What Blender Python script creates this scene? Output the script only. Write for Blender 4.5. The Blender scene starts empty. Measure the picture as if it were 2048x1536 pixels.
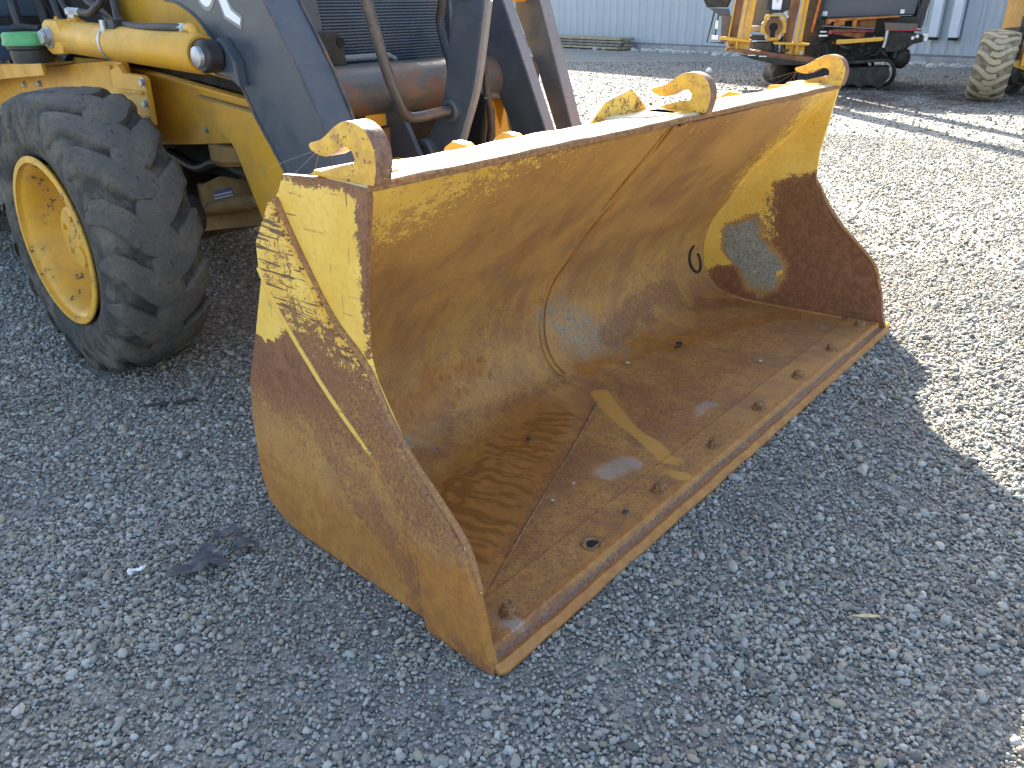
import bpy, bmesh, math, random
import numpy as np
from mathutils import Vector, Matrix, Euler
R = math.radians
random.seed(7); rng = np.random.default_rng(11)
scn = bpy.context.scene
col = scn.collection

# ------------------------------------------------------------------ camera, light, exposure
cam = bpy.data.cameras.new('camera'); cam.sensor_width = 36; cam.lens = 36*1557.4662/2048; cam.clip_start = .02; cam.clip_end = 600
camo = bpy.data.objects.new('camera', cam); col.objects.link(camo)
Mc = Matrix.Rotation(R(-48.7119), 4, 'Z') @ Matrix.Rotation(R(64.0523), 4, 'X') @ Matrix.Rotation(R(-.8193), 4, 'Z')
camo.matrix_world = Matrix.Translation((-.8104, -.7637, 1.1747)) @ Mc
scn.camera = camo
SUN = Vector((1.19, 1.24, 1.0)).normalized()          # towards the sun
elev = math.asin(SUN.z)
world = bpy.data.worlds.new('World'); scn.world = world; world.use_nodes = True
wn = world.node_tree; wn.nodes.clear()
sky = wn.nodes.new('ShaderNodeTexSky'); sky.sky_type = 'NISHITA'; sky.sun_disc = False
sky.sun_elevation = elev; sky.sun_rotation = math.atan2(SUN.x, SUN.y); sky.air_density = 1.0; sky.dust_density = 2.4; sky.ozone_density = .6
bg = wn.nodes.new('ShaderNodeBackground'); bg.inputs[1].default_value = .092
wo = wn.nodes.new('ShaderNodeOutputWorld'); wn.links.new(sky.outputs[0], bg.inputs[0]); wn.links.new(bg.outputs[0], wo.inputs[0])
sl = bpy.data.lights.new('sun', 'SUN'); sl.energy = 5.0; sl.angle = R(.53); sl.color = (1, .925, .785)
so = bpy.data.objects.new('sun', sl); so.rotation_euler = SUN.to_track_quat('Z', 'Y').to_euler(); so.location = (6, 6, 8); col.objects.link(so)
scn.view_settings.view_transform = 'Standard'; scn.view_settings.look = 'None'
scn.view_settings.exposure = 2.55; scn.view_settings.gamma = 1; scn.view_settings.use_curve_mapping = False

# ------------------------------------------------------------------ node helpers and materials
class N:
    def __init__(s, name):
        s.m = bpy.data.materials.new(name); s.m.use_nodes = True; s.t = s.m.node_tree; s.t.nodes.clear()
        s.out = s.t.nodes.new('ShaderNodeOutputMaterial'); s.b = s.t.nodes.new('ShaderNodeBsdfPrincipled')
        s.t.links.new(s.b.outputs[0], s.out.inputs[0])
        s.tc = s.t.nodes.new('ShaderNodeTexCoord').outputs['Object']
    def put(s, sock, v):
        if isinstance(v, bpy.types.NodeSocket): s.t.links.new(v, sock)
        elif isinstance(v, (tuple, list)) and len(v) == 3 and sock.type == 'RGBA': sock.default_value = (*v, 1)
        else: sock.default_value = v
    def set(s, **k):
        for a, v in k.items(): s.put(s.b.inputs[{'base': 'Base Color', 'rough': 'Roughness', 'metal': 'Metallic', 'spec': 'Specular IOR Level', 'coat': 'Coat Weight', 'normal': 'Normal'}[a]], v)
    def scale(s, vec, sc, rot=(0, 0, 0)):
        n = s.t.nodes.new('ShaderNodeMapping'); s.put(n.inputs[0], vec); n.inputs['Scale'].default_value = sc; n.inputs['Rotation'].default_value = rot
        return n.outputs[0]
    def noise(s, sc, det=4, rough=.55, vec=None, dist=0):
        n = s.t.nodes.new('ShaderNodeTexNoise'); s.put(n.inputs['Vector'], vec if vec is not None else s.tc)
        n.inputs['Scale'].default_value = sc; n.inputs['Detail'].default_value = det; n.inputs['Roughness'].default_value = rough; n.inputs['Distortion'].default_value = dist
        return n.outputs[0]
    def voro(s, sc, feat='F1', vec=None, out=0, rand=1):
        n = s.t.nodes.new('ShaderNodeTexVoronoi'); n.feature = feat; s.put(n.inputs['Vector'], vec if vec is not None else s.tc)
        n.inputs['Scale'].default_value = sc; n.inputs['Randomness'].default_value = rand
        return n.outputs[out]
    def math(s, op, a, b=0, c=0, clamp=False):
        n = s.t.nodes.new('ShaderNodeMath'); n.operation = op; n.use_clamp = clamp
        s.put(n.inputs[0], a); s.put(n.inputs[1], b); s.put(n.inputs[2], c); return n.outputs[0]
    def ramp(s, v, lo, hi, a=0., b=1.):
        n = s.t.nodes.new('ShaderNodeMapRange'); n.interpolation_type = 'SMOOTHSTEP'; s.put(n.inputs[0], v)
        for i, x in zip((1, 2, 3, 4), (lo, hi, a, b)): n.inputs[i].default_value = x
        return n.outputs[0]
    def mix(s, f, a, b, mode='MIX'):
        n = s.t.nodes.new('ShaderNodeMix'); n.data_type = 'RGBA'; n.blend_type = mode
        s.put(n.inputs[0], f); s.put(n.inputs[6], a); s.put(n.inputs[7], b); return n.outputs[2]
    def attr(s, name, typ='GEOMETRY', out=0):
        n = s.t.nodes.new('ShaderNodeAttribute'); n.attribute_name = name; n.attribute_type = typ; return n.outputs[out]
    def sep(s, v):
        n = s.t.nodes.new('ShaderNodeSeparateColor'); s.put(n.inputs[0], v); return n.outputs
    def bump(s, h, st=.3, d=.01, nrm=None):
        n = s.t.nodes.new('ShaderNodeBump'); n.inputs['Strength'].default_value = st; n.inputs['Distance'].default_value = d
        s.put(n.inputs['Height'], h)
        if nrm is not None: s.put(n.inputs['Normal'], nrm)
        return n.outputs[0]

def paint(name, base, rough=.4, chips=.62, chipcol=(.07, .04, .025), dust=(.3, .24, .15), dustamt=.35, sc=9, fade=.12):
    m = N(name)
    n1 = m.noise(sc, 8, .65); n2 = m.noise(sc*.25, 4, .6); n3 = m.noise(sc*14, 3, .6)
    tint = tuple(c*(1-fade) for c in base)
    c = m.mix(m.ramp(n2, .35, .65), base, tint)
    c = m.mix(m.math('MULTIPLY', m.ramp(n1, .40, .72), dustamt), c, dust)
    grain = m.math('MULTIPLY', m.ramp(n3, .52, .72), dustamt*.4)
    c = m.mix(grain, c, dust)
    ch = m.ramp(m.math('ADD', m.math('MULTIPLY', n1, .6), m.math('MULTIPLY', m.noise(sc*5, 3, .6), .4)), chips, chips+.02)
    c = m.mix(ch, c, chipcol)
    m.set(base=c, rough=m.ramp(n1, .3, .7, rough-.07, rough+.2), normal=m.bump(m.math('SUBTRACT', m.math('MULTIPLY', n3, .15), ch), .25, .002))
    return m.m

def plain(name, base, rough=.6, var=.25, sc=12, metal=0, bump=.15, bsc=80):
    m = N(name); n1 = m.noise(sc, 6, .65); n2 = m.noise(bsc, 3, .6)
    c = m.mix(m.ramp(n1, .3, .7), tuple(x*(1-var) for x in base), tuple(min(1, x*(1+var)) for x in base))
    m.set(base=c, rough=rough, metal=metal, normal=m.bump(n2, bump, .003)); return m.m

YEL = (.74, .39, .035)
M = {}
M['yellow'] = paint('yellow_paint', YEL, .38, .66, dust=(.36, .25, .10), dustamt=.4)
M['yellow_old'] = paint('chipped_yellow_paint', YEL, .45, .585, (.09, .05, .035), dust=(.40, .27, .10), dustamt=.5, sc=16)
M['dusty_yellow'] = paint('dusty_yellow_paint', (.36, .23, .075), .8, .66, dust=(.25, .19, .11), dustamt=.9)
M['axle_tan'] = paint('muddy_yellow_paint', (.40, .26, .09), .75, .62, dust=(.22, .16, .09), dustamt=.7, sc=12)
M['dark'] = paint('charcoal_blue_paint', (.055, .070, .090), .34, .665, (.16, .085, .055), dust=(.14, .15, .16), dustamt=.25, sc=10)
M['dark_edge'] = paint('worn_skylit_charcoal', (.17, .18, .20), .5, .60, (.17, .09, .055), dust=(.25, .25, .26), dustamt=.6, sc=24)  # lighter charcoal: skylight on front edges put into the colour, plus rust chips
M['tube'] = paint('rust_worn_charcoal_paint', (.075, .077, .078), .42, .515, (.15, .088, .058), dust=(.20, .16, .10), dustamt=.7, sc=7)
M['rustrod'] = paint('rusty_rod', (.05, .055, .065), .4, .56, (.20, .09, .045), dust=(.17, .15, .13), dustamt=.5, sc=14)
M['rust'] = plain('rust', (.20, .085, .03), .85, .5, 14, 0, .3, 90)
M['rust_orange'] = plain('orange_rust', (.42, .15, .035), .85, .4, 14, 0, .4, 60)
M['black'] = plain('black_rubber', (.018, .019, .021), .5, .3, 20)
M['blackdirty'] = plain('grimy_black', (.03, .027, .022), .75, .6, 10)
M['hose'] = plain('hydraulic_hose', (.022, .023, .024), .48, .4, 30, 0, .3, 300)
M['zinc'] = plain('zinc_plated_steel', (.42, .44, .46), .42, .2, 30, .7)
M['green'] = plain('green_plastic', (.09, .36, .13), .45, .12, 12)
M['tank'] = plain('blue_grey_tank', (.055, .085, .13), .32, .25, 5)
M['white'] = plain('white_decal', (.80, .80, .80), .4, .04, 30)
M['grey'] = plain('grey_decal', (.20, .20, .22), .4, .04, 30)
M['bluelab'] = plain('blue_label', (.02, .07, .30), .35, .1, 30)
M['void'] = plain('shade_black', (.010, .010, .010), .9, .5, 8)  # near-black: the shade inside holes and openings is put into the colour
M['red'] = plain('red_paint', (.28, .03, .035), .45, .3, 12)
M['drillrust'] = plain('drill_rust', (.22, .095, .04), .8, .35, 6)
M['glass'] = plain('dark_glass', (.02, .025, .03), .08, .2, 4)

# tyre rubber: dusty on the lug tops, dark in the grooves
def rubber(name, tread, groove, dirt):
    m = N(name)
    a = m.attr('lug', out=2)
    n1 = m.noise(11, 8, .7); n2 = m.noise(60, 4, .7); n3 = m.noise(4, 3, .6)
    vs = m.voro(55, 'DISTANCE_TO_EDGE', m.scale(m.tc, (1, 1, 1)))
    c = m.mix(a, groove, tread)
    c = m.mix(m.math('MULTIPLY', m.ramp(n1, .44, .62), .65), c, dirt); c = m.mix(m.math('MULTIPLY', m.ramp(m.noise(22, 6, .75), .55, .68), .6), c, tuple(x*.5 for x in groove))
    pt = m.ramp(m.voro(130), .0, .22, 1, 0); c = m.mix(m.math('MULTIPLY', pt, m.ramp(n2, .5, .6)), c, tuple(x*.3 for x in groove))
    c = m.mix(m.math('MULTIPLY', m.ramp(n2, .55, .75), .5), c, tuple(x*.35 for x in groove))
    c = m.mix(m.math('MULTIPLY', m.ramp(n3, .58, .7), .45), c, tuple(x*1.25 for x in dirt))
    h = m.math('SUBTRACT', m.math('ADD', m.math('MULTIPLY', n1, .7), m.math('MULTIPLY', n2, .45)), m.math('MULTIPLY', pt, .25))
    m.set(base=c, rough=.82, spec=.3, normal=m.bump(h, .9, .016)); return m.m
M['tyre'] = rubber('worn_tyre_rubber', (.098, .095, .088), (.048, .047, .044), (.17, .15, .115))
M['tyre_far'] = rubber('pale_dusty_rubber', (.40, .33, .22), (.15, .125, .085), (.42, .35, .24))
M['track'] = rubber('muddy_rubber_track', (.045, .038, .03), (.025, .022, .018), (.10, .08, .055))

# bucket steel: zone weights (paint, dark rust, grey, orange) come from wear maps on the mesh
def bucket_mat():
    m = N('worn_bucket_steel')
    z = m.sep(m.attr('zone')); al = m.attr('zone', out=3); paintw, darkw, greyw = z[0], z[1], z[2]
    wet = m.attr('stain', out=2); scr = m.attr('scratch', out=2)
    fine = m.noise(150, 4, .7); med = m.noise(34, 7, .68); big = m.noise(5, 5, .6); blot = m.noise(13, 6, .7)
    streak = m.noise(20, 5, .65, m.scale(m.tc, (1.0, .25, .25))); 
    grain = m.math('ADD', m.math('MULTIPLY', fine, .5), m.math('MULTIPLY', med, .5))
    # bare tan/brown steel
    c = m.mix(m.ramp(big, .36, .64), (.33, .165, .066), (.47, .245, .072))
    c = m.mix(m.math('MULTIPLY', m.ramp(streak, .42, .66), .55), c, (.54, .27, .058))
    c = m.mix(m.math('MULTIPLY', m.ramp(blot, .52, .66), .35), c, (.27, .150, .088))
    c = m.mix(m.math('MULTIPLY', m.ramp(fine, .50, .66), .50), c, (.20, .088, .034))
    # orange rust
    f = m.ramp(m.math('ADD', al, m.math('MULTIPLY', m.math('SUBTRACT', grain, .5), 1.1)), .30, .72)
    co = m.mix(m.ramp(med, .35, .65), (.44, .185, .034), (.34, .130, .028))
    c = m.mix(m.math('MULTIPLY', f, .85), c, co)
    # grey dried mud
    f = m.ramp(m.math('ADD', greyw, m.math('MULTIPLY', m.math('SUBTRACT', grain, .5), 2.4)), .36, .66)
    c = m.mix(f, c, m.mix(m.ramp(m.noise(90, 5, .8), .35, .65), (.17, .16, .12), (.38, .36, .28)))
    # dark rust
    f = m.ramp(m.math('ADD', darkw, m.math('MULTIPLY', m.math('SUBTRACT', grain, .5), 2.1)), .26, .80)
    cd = m.mix(m.ramp(med, .38, .62), (.165, .065, .030), (.27, .115, .052))
    cd = m.mix(m.math('MULTIPLY', m.ramp(fine, .53, .68), .6), cd, (.085, .042, .030))
    c = m.mix(f, c, cd)
    # paint that is left, chipped at its borders
    pb = m.math('ADD', paintw, m.math('MULTIPLY', m.math('SUBTRACT', m.math('ADD', m.math('MULTIPLY', med, .5), m.math('MULTIPLY', fine, .5)), .5), 2.3))
    pm = m.ramp(pb, .50, .56)
    c2 = m.mix(m.ramp(m.noise(7, 5, .6), .35, .65), (.88, .58, .12), (.80, .48, .075))
    c2 = m.mix(m.math('MULTIPLY', m.ramp(m.noise(60, 4, .7), .45, .7), .35), c2, (.62, .33, .06))
    # long scratches through the paint
    s1 = m.noise(93, 2, .5, m.scale(m.tc, (1, .09, 1.4), (R(38), 0, 0))); s2 = m.noise(74, 2, .5, m.scale(m.tc, (1, 1.4, .10), (R(12), 0, 0)))
    s3 = m.noise(85, 2, .5, m.scale(m.tc, (1, .08, 1.4), (R(-14), 0, 0)))
    sm = m.math('MAXIMUM', m.math('MAXIMUM', m.ramp(s1, .69, .72), m.ramp(s2, .70, .73)), m.ramp(s3, .685, .715))
    dens = m.math('MULTIPLY', scr, m.ramp(m.noise(9, 4, .6), .36, .56))
    sm = m.math('MULTIPLY', sm, dens)
    sl_ = m.math('MULTIPLY', m.ramp(m.math('MAXIMUM', s1, s3), .60, .63), m.ramp(scr, .9, 1.3))
    sm = m.math('MAXIMUM', sm, sl_)
    c2 = m.mix(sm, c2, (.115, .055, .035))
    c = m.mix(pm, c, c2)
    # wet-looking drips and stains on the floor
    c = m.mix(m.math('MULTIPLY', m.ramp(wet, .2, .8), .75), c, (.24, .095, .016))
    pale = m.attr('pale', out=2)
    c = m.mix(m.math('MULTIPLY', m.ramp(m.math('ADD', pale, m.math('MULTIPLY', m.math('SUBTRACT', fine, .5), 2.2)), .45, .8), .55), c, (.42, .40, .37))
    glad = m.attr('run_sheen', out=2)  # floor run, and the upper shell's worn golden sheen painted in
    c = m.mix(m.math('MULTIPLY', m.ramp(glad, .25, .75), .8), c, (.60, .315, .065))
    pit = m.ramp(m.voro(160), .0, .28, 1, 0)
    h = m.math('SUBTRACT', m.math('ADD', m.math('MULTIPLY', grain, .9), m.math('MULTIPLY', pm, .35)), m.math('ADD', m.math('MULTIPLY', m.math('MULTIPLY', pit, m.ramp(blot, .5, .62)), .35), m.math('MULTIPLY', sm, .4)))
    rgh = m.ramp(big, .3, .7, .48, .66)
    m.set(base=c, rough=rgh, spec=.45, normal=m.bump(m.noise(6, 3, .5), .35, .02, m.bump(h, .38, .004)))
    return m.m
M['bucket'] = bucket_mat()
def top_mat():
    m = N('dusty_pale_yellow_paint'); n = m.noise(16, 6, .7); f = m.noise(120, 3, .6)
    c = m.mix(m.ramp(n, .4, .7), (.60, .56, .40), (.50, .44, .26)); c = m.mix(m.ramp(m.math('ADD', m.math('MULTIPLY', n, .5), m.math('MULTIPLY', f, .5)), .61, .65), c, (.22, .14, .08))
    m.set(base=c, rough=.34, spec=.6, normal=m.bump(n, .1, .004)); return m.m
M['toprail'] = top_mat()
def bolt_mat():
    m = N('rusty_bolt'); n = m.noise(90, 5, .7)
    m.set(base=m.mix(m.ramp(n, .35, .65), (.17, .075, .03), (.36, .18, .07)), rough=.8, normal=m.bump(n, .6, .003)); return m.m
M['bolt'] = bolt_mat()
def hook_mat():
    m = N('chipped_hook_paint'); g_ = m.t.nodes.new('ShaderNodeNewGeometry'); sx = m.t.nodes.new('ShaderNodeSeparateXYZ'); m.t.links.new(g_.outputs['True Normal'], sx.inputs[0]); r = m.ramp(m.math('ABSOLUTE', sx.outputs[0]), .35, .9, .74, .39); n = m.math('ADD', m.math('MULTIPLY', m.noise(45, 6, .7), .6), m.math('MULTIPLY', m.noise(160, 3, .6), .4))
    c = m.mix(m.ramp(m.noise(30, 4, .6), .35, .65), (.82, .48, .06), (.62, .33, .06))
    cr = m.mix(m.ramp(m.noise(80, 5, .7), .35, .65), (.13, .06, .04), (.27, .14, .08))
    c = m.mix(m.ramp(m.math('ADD', r, m.math('MULTIPLY', m.math('SUBTRACT', n, .5), 2.0)), .50, .58), c, cr)
    m.set(base=c, rough=.5, normal=m.bump(n, .35, .004)); return m.m
M['hook'] = hook_mat()

# ------------------------------------------------------------------ mesh helpers
def tag(o, label=None, cat=None, group=None, kind=None):
    if label: o['label'] = label
    if cat: o['category'] = cat
    if group: o['group'] = group
    if kind: o['kind'] = kind
    return o
def empty(name, loc=(0, 0, 0), rz=0):
    o = bpy.data.objects.new(name, None); o.location = loc; o.rotation_euler = (0, 0, rz); o.empty_display_size = .1; col.objects.link(o); return o
def root_of(o):
    while o.parent: o = o.parent
    return o
def obj(name, bm, mat, parent=None, smooth=False, world=True, loc=None, bevel=0, angle=35):
    """link a bmesh as one object; `world`: coordinates are world ones, shifted to the parent's root"""
    if bevel:
        es = [e for e in bm.edges if len(e.link_faces) == 2 and e.calc_face_angle(0) > R(28)]
        if es: bmesh.ops.bevel(bm, geom=es, offset=bevel, segments=2, affect='EDGES', profile=.6, clamp_overlap=True)
    if parent is not None and world:
        L = root_of(parent).location; bmesh.ops.translate(bm, vec=-Vector(L), verts=bm.verts)
    me = bpy.data.meshes.new(name); bm.to_mesh(me); bm.free()
    if smooth:
        for p in me.polygons: p.use_smooth = True
        try: me.set_sharp_from_angle(angle=R(angle))
        except Exception: pass
    o = bpy.data.objects.new(name, me); me.materials.append(mat) if mat else None
    col.objects.link(o)
    if parent is not None: o.parent = parent
    if loc: o.location = loc
    return o
def B(): return bmesh.new()
def prism(bm, pts, axis, a, b):
    """extrude a 2D polygon along an axis: X takes (y,z), Y takes (x,z), Z takes (x,y)"""
    def P(p, t):
        return (t, p[0], p[1]) if axis == 'X' else ((p[0], t, p[1]) if axis == 'Y' else (p[0], p[1], t))
    va = [bm.verts.new(P(p, a)) for p in pts]; vb = [bm.verts.new(P(p, b)) for p in pts]
    n = len(pts); fs = [bm.faces.new(va), bm.faces.new(vb[::-1])]
    for i in range(n): fs.append(bm.faces.new((va[i], vb[i], vb[(i+1) % n], va[(i+1) % n])))
    bmesh.ops.recalc_face_normals(bm, faces=fs)
    return fs
def box(bm, x0, x1, y0, y1, z0, z1):
    return prism(bm, [(x0, y0), (x1, y0), (x1, y1), (x0, y1)], 'Z', z0, z1)
def frame_of(d):
    d = Vector(d).normalized(); u = d.orthogonal().normalized(); return d, u, d.cross(u)
def tube(bm, path, r, seg=10, caps=True, closed=False):
    path = [Vector(p) for p in path]; n = len(path); rings = []; u = None
    rr = r if isinstance(r, (list, tuple)) else [r]*n
    for i, p in enumerate(path):
        t = (path[min(i+1, n-1)] - path[max(i-1, 0)])
        if t.length < 1e-9: t = Vector((0, 0, 1))
        t.normalize()
        u = t.orthogonal().normalized() if u is None else (u - t*u.dot(t)).normalized()
        v = t.cross(u)
        rings.append([bm.verts.new(p + (u*math.cos(a) + v*math.sin(a))*rr[i]) for a in [2*math.pi*k/seg for k in range(seg)]])
    for a, b in zip(rings, rings[1:]):
        for k in range(seg): bm.faces.new((a[k], a[(k+1) % seg], b[(k+1) % seg], b[k]))
    if caps: bm.faces.new(rings[0][::-1]); bm.faces.new(rings[-1])
    return bm
def smoothpath(pts, n=6):
    P = [Vector(p) for p in pts]; out = []
    for i in range(len(P)-1):
        p0 = P[max(i-1, 0)]; p1 = P[i]; p2 = P[i+1]; p3 = P[min(i+2, len(P)-1)]
        for k in range(n):
            t = k/n
            out.append(.5*((2*p1) + (p2-p0)*t + (2*p0-5*p1+4*p2-p3)*t*t + (-p0+3*p1-3*p2+p3)*t*t*t))
    out.append(P[-1]); return out
def lathe(bm, prof, c, axis, seg=40, jit=0):
    """revolve (t along axis, radius) about axis through c"""
    d, u, v = frame_of(axis); c = Vector(c); rings = []
    for t, r in prof:
        if r < 1e-5: rings.append([bm.verts.new(c + d*t)])
        else: rings.append([bm.verts.new(c + d*t + (u*math.cos(2*math.pi*k/seg) + v*math.sin(2*math.pi*k/seg))*r) for k in range(seg)])
    for a, b in zip(rings, rings[1:]):
        for k in range(seg):
            k2 = (k+1) % seg
            if len(a) == 1 and len(b) == 1: continue
            if len(a) == 1: bm.faces.new((a[0], b[k2], b[k]))
            elif len(b) == 1: bm.faces.new((a[k], a[k2], b[0]))
            else: bm.faces.new((a[k], a[k2], b[k2], b[k]))
    bmesh.ops.recalc_face_normals(bm, faces=bm.faces)
    return bm
def hexbolt(bm, c, axis, r, h, seg=6, washer=True):
    d = Vector(axis).normalized(); c = Vector(c)
    if washer: lathe(bm, [(0, 0), (0, r*1.35), (h*.18, r*1.35), (h*.2, 0)], c, axis, 16)
    lathe(bm, [(h*.1, r), (h*.85, r), (h, r*.86), (h, 0)], c, axis, seg)
def gridcut(bm, step):
    xs = [v.co for v in bm.verts]
    for ax in (1, 2):
        lo = min(c[ax] for c in xs); hi = max(c[ax] for c in xs); n = int((hi-lo)/step)
        no = Vector((0, 0, 0)); no[ax] = 1
        for k in range(1, n+1):
            p = Vector((0, 0, 0)); p[ax] = lo + (hi-lo)*k/(n+1)
            bmesh.ops.bisect_plane(bm, geom=bm.verts[:]+bm.edges[:]+bm.faces[:], plane_co=p, plane_no=no, dist=1e-6)

# wear maps: soft capsules along polylines in world space
_wr = np.random.default_rng(4); _K = [(_wr.normal(size=(3, 3))*f, _wr.uniform(0, 6.28, 3), a) for f, a in ((5, .030), (11, .018), (24, .010), (55, .005), (120, .0025))]
def warp(P):
    Q = P.copy()
    for K, ph, a in _K: Q += a*np.sin(P@K.T + ph + 1.3*np.sin(P@K[::-1].T*.7))
    return Q
def capsule(P, line, r, w=True):
    if w: P = warp(P)
    line = [np.array(q, float) for q in line]; best = np.full(len(P), 1e9)
    if len(line) == 1: best = np.linalg.norm(P-line[0], axis=1)
    for a, b in zip(line, line[1:]):
        ab = b-a; t = np.clip(((P-a)@ab)/(ab@ab+1e-12), 0, 1); best = np.minimum(best, np.linalg.norm(P-(a+t[:, None]*ab), axis=1))
    x = np.clip(1-(best/r-.35)/.65, 0, 1); return x*x*(3-2*x)
def wear(o, zones=(), base=(0, 0, 0, 0), extra=None, fn=None):
    me = o.data; n = len(me.vertices); co = np.empty(n*3); me.vertices.foreach_get('co', co); co = co.reshape(-1, 3)
    P = co + np.array(root_of(o).location) if o.parent else co.copy()
    Z = np.tile(np.array(base, float), (n, 1))
    for ch, line, r, s in zones: Z[:, ch] = np.maximum(Z[:, ch], s*capsule(P, line, r)) if s > 0 else np.minimum(Z[:, ch], 1+s*capsule(P, line, r))
    if fn: fn(P, Z)
    at = me.attributes.new('zone', 'FLOAT_COLOR', 'POINT'); at.data.foreach_set('color', Z.reshape(-1).astype(np.float32))
    for k, zs in (extra or {}).items():
        w = np.zeros(n)
        if callable(zs): w = zs(P)
        else:
            for line, r, s in zs: w = np.maximum(w, s*capsule(P + (warp(P)-P)*(.25 if k == 'run_sheen' else .7), line, r, False))
        a = me.attributes.new(k, 'FLOAT', 'POINT'); a.data.foreach_set('value', w.astype(np.float32))

# ------------------------------------------------------------------ ground and gravel
def ground_mat():
    m = N('fine_gravel_and_dirt')
    v1 = m.voro(110, out=1); v1d = m.voro(110); v2 = m.voro(260, out=1); v2d = m.voro(260)
    big = m.noise(.9, 4, .6); mid = m.noise(7, 5, .65)
    c = m.mix(m.ramp(m.sep(v1)[0], .1, .9), (.20, .195, .175), (.42, .41, .37))
    c = m.mix(.45, c, m.mix(m.ramp(m.sep(v2)[1], .1, .9), (.17, .165, .15), (.40, .39, .35)))
    c = m.mix(m.math('MULTIPLY', m.ramp(mid, .45, .7), .5), c, (.23, .21, .175))
    c = m.mix(m.math('MULTIPLY', m.ramp(big, .52, .68), .35), c, (.17, .14, .115))
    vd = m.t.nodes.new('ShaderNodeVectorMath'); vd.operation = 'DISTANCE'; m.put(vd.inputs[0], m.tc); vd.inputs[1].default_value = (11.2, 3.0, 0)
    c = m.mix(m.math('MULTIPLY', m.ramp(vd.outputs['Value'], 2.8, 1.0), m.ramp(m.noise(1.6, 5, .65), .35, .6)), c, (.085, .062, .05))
    h = m.math('ADD', m.math('MULTIPLY', v1d, -.7), m.math('MULTIPLY', v2d, -.3))
    m.set(base=c, rough=.9, spec=.25, normal=m.bump(m.noise(3, 4, .6), .5, .05, m.bump(h, .9, .012))); return m.m
bm = B(); box_s = 180
g = 30
vs = {}
xs = sorted(set([-box_s, -60, -25, -10] + [x*1.0 for x in range(-6, 24, 2)] + [32, 60, box_s]))
for i, x in enumerate(xs):
    for j, y in enumerate(xs): vs[i, j] = bm.verts.new((x, y, 0))
for i in range(len(xs)-1):
    for j in range(len(xs)-1): bm.faces.new((vs[i, j], vs[i+1, j], vs[i+1, j+1], vs[i, j+1]))
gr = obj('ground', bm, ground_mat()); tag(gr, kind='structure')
gr.location.z = -.003

def stone_mat():
    m = N('gravel_stone'); a = m.attr('tone', 'INSTANCER', 2); h = m.attr('hue', 'INSTANCER', 2)
    n = m.noise(3.0, 4, .6)
    c = m.mix(m.ramp(a, 0, 1), (.095, .092, .084), (.45, .44, .39))
    c = m.mix(m.ramp(h, .80, .95), c, (.33, .29, .21)); c = m.mix(m.math('MULTIPLY', m.ramp(h, .06, .01), .5), c, (.26, .18, .13))
    c = m.mix(m.math('MULTIPLY', m.ramp(n, .45, .7), .35), c, (.10, .098, .09))
    m.set(base=c, rough=.72, spec=.4); return m.m
stones = bpy.data.collections.new('stone_shapes'); smat = stone_mat()
for k in range(10):
    b = bmesh.new(); bmesh.ops.create_icosphere(b, subdivisions=2, radius=1)
    r2 = np.random.default_rng(100+k); ph = r2.uniform(0, 6, 9); fl = r2.uniform(.45, .8); el = r2.uniform(.8, 1.35)
    cuts = [Vector(r2.normal(size=3)).normalized() for _ in range(5)]
    for v in b.verts:
        p = v.co.copy()
        s = 1 + .10*math.sin(2.1*p.x+ph[0])*math.sin(2.3*p.y+ph[1]) + .07*math.sin(3.7*p.z+ph[2]+p.x*2)
        p *= s
        for cn in cuts:
            d = p.dot(cn)-.72
            if d > 0: p -= cn*d*.8
        v.co = (p.x*el, p.y/el**.5, p.z*fl)
    me = bpy.data.meshes.new('stone'); b.to_mesh(me); b.free(); me.materials.append(smat)
    for p in me.polygons: p.use_smooth = True
    stones.objects.link(bpy.data.objects.new('stone', me))

from mathutils import noise as mn
def field(x, y, s, seed=0):
    # cheap value noise in numpy
    X = x*s; Y = y*s; xi = np.floor(X).astype(int); yi = np.floor(Y).astype(int); fx = X-xi; fy = Y-yi
    fx = fx*fx*(3-2*fx); fy = fy*fy*(3-2*fy)
    def h(a, b):
        v = (a*374761393 + b*668265263 + seed*974634777) & 0xffffffff; v = ((v ^ (v >> 13))*1274126177) & 0xffffffff; return ((v ^ (v >> 16)) & 0xffff)/65535.
    return (h(xi, yi)*(1-fx)+h(xi+1, yi)*fx)*(1-fy) + (h(xi, yi+1)*(1-fx)+h(xi+1, yi+1)*fx)*fy
CX, CY = -.81, -.76
def scatter(n, r0, r1, rmed, sig, rmax, seed, thin=.5, zfac=.25):
    r_ = np.random.default_rng(seed)
    th = r_.uniform(R(-28), R(112), n); rad = np.sqrt(r_.uniform(r0*r0, r1*r1, n))
    x = CX + rad*np.cos(th); y = CY + rad*np.sin(th)
    s = np.minimum(np.exp(r_.normal(math.log(rmed), sig, n)), rmax)
    f = .55*field(x, y, 2.3, seed=3) + .45*field(x, y, 7, seed=5)
    keep = (r_.uniform(size=n) > thin*np.clip((f-.45)/.2, 0, 1))
    inb = (x > .02) & (x < 2.28) & (y > -.012) & (y < .80)
    inb |= (x > .11) & (x < .39) & (abs(y-2.07) < .09)
    keep &= ~inb
    x, y, s = x[keep], y[keep], s[keep]
    return x, y, s*r_.uniform(-.05, zfac*2, len(s)), s, r_.uniform(0, 6.28, (len(s), 3))*np.array([.12, .12, 1]), np.clip(r_.normal(.5, .22, len(s)), 0, 1), r_.uniform(size=len(s))
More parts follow.
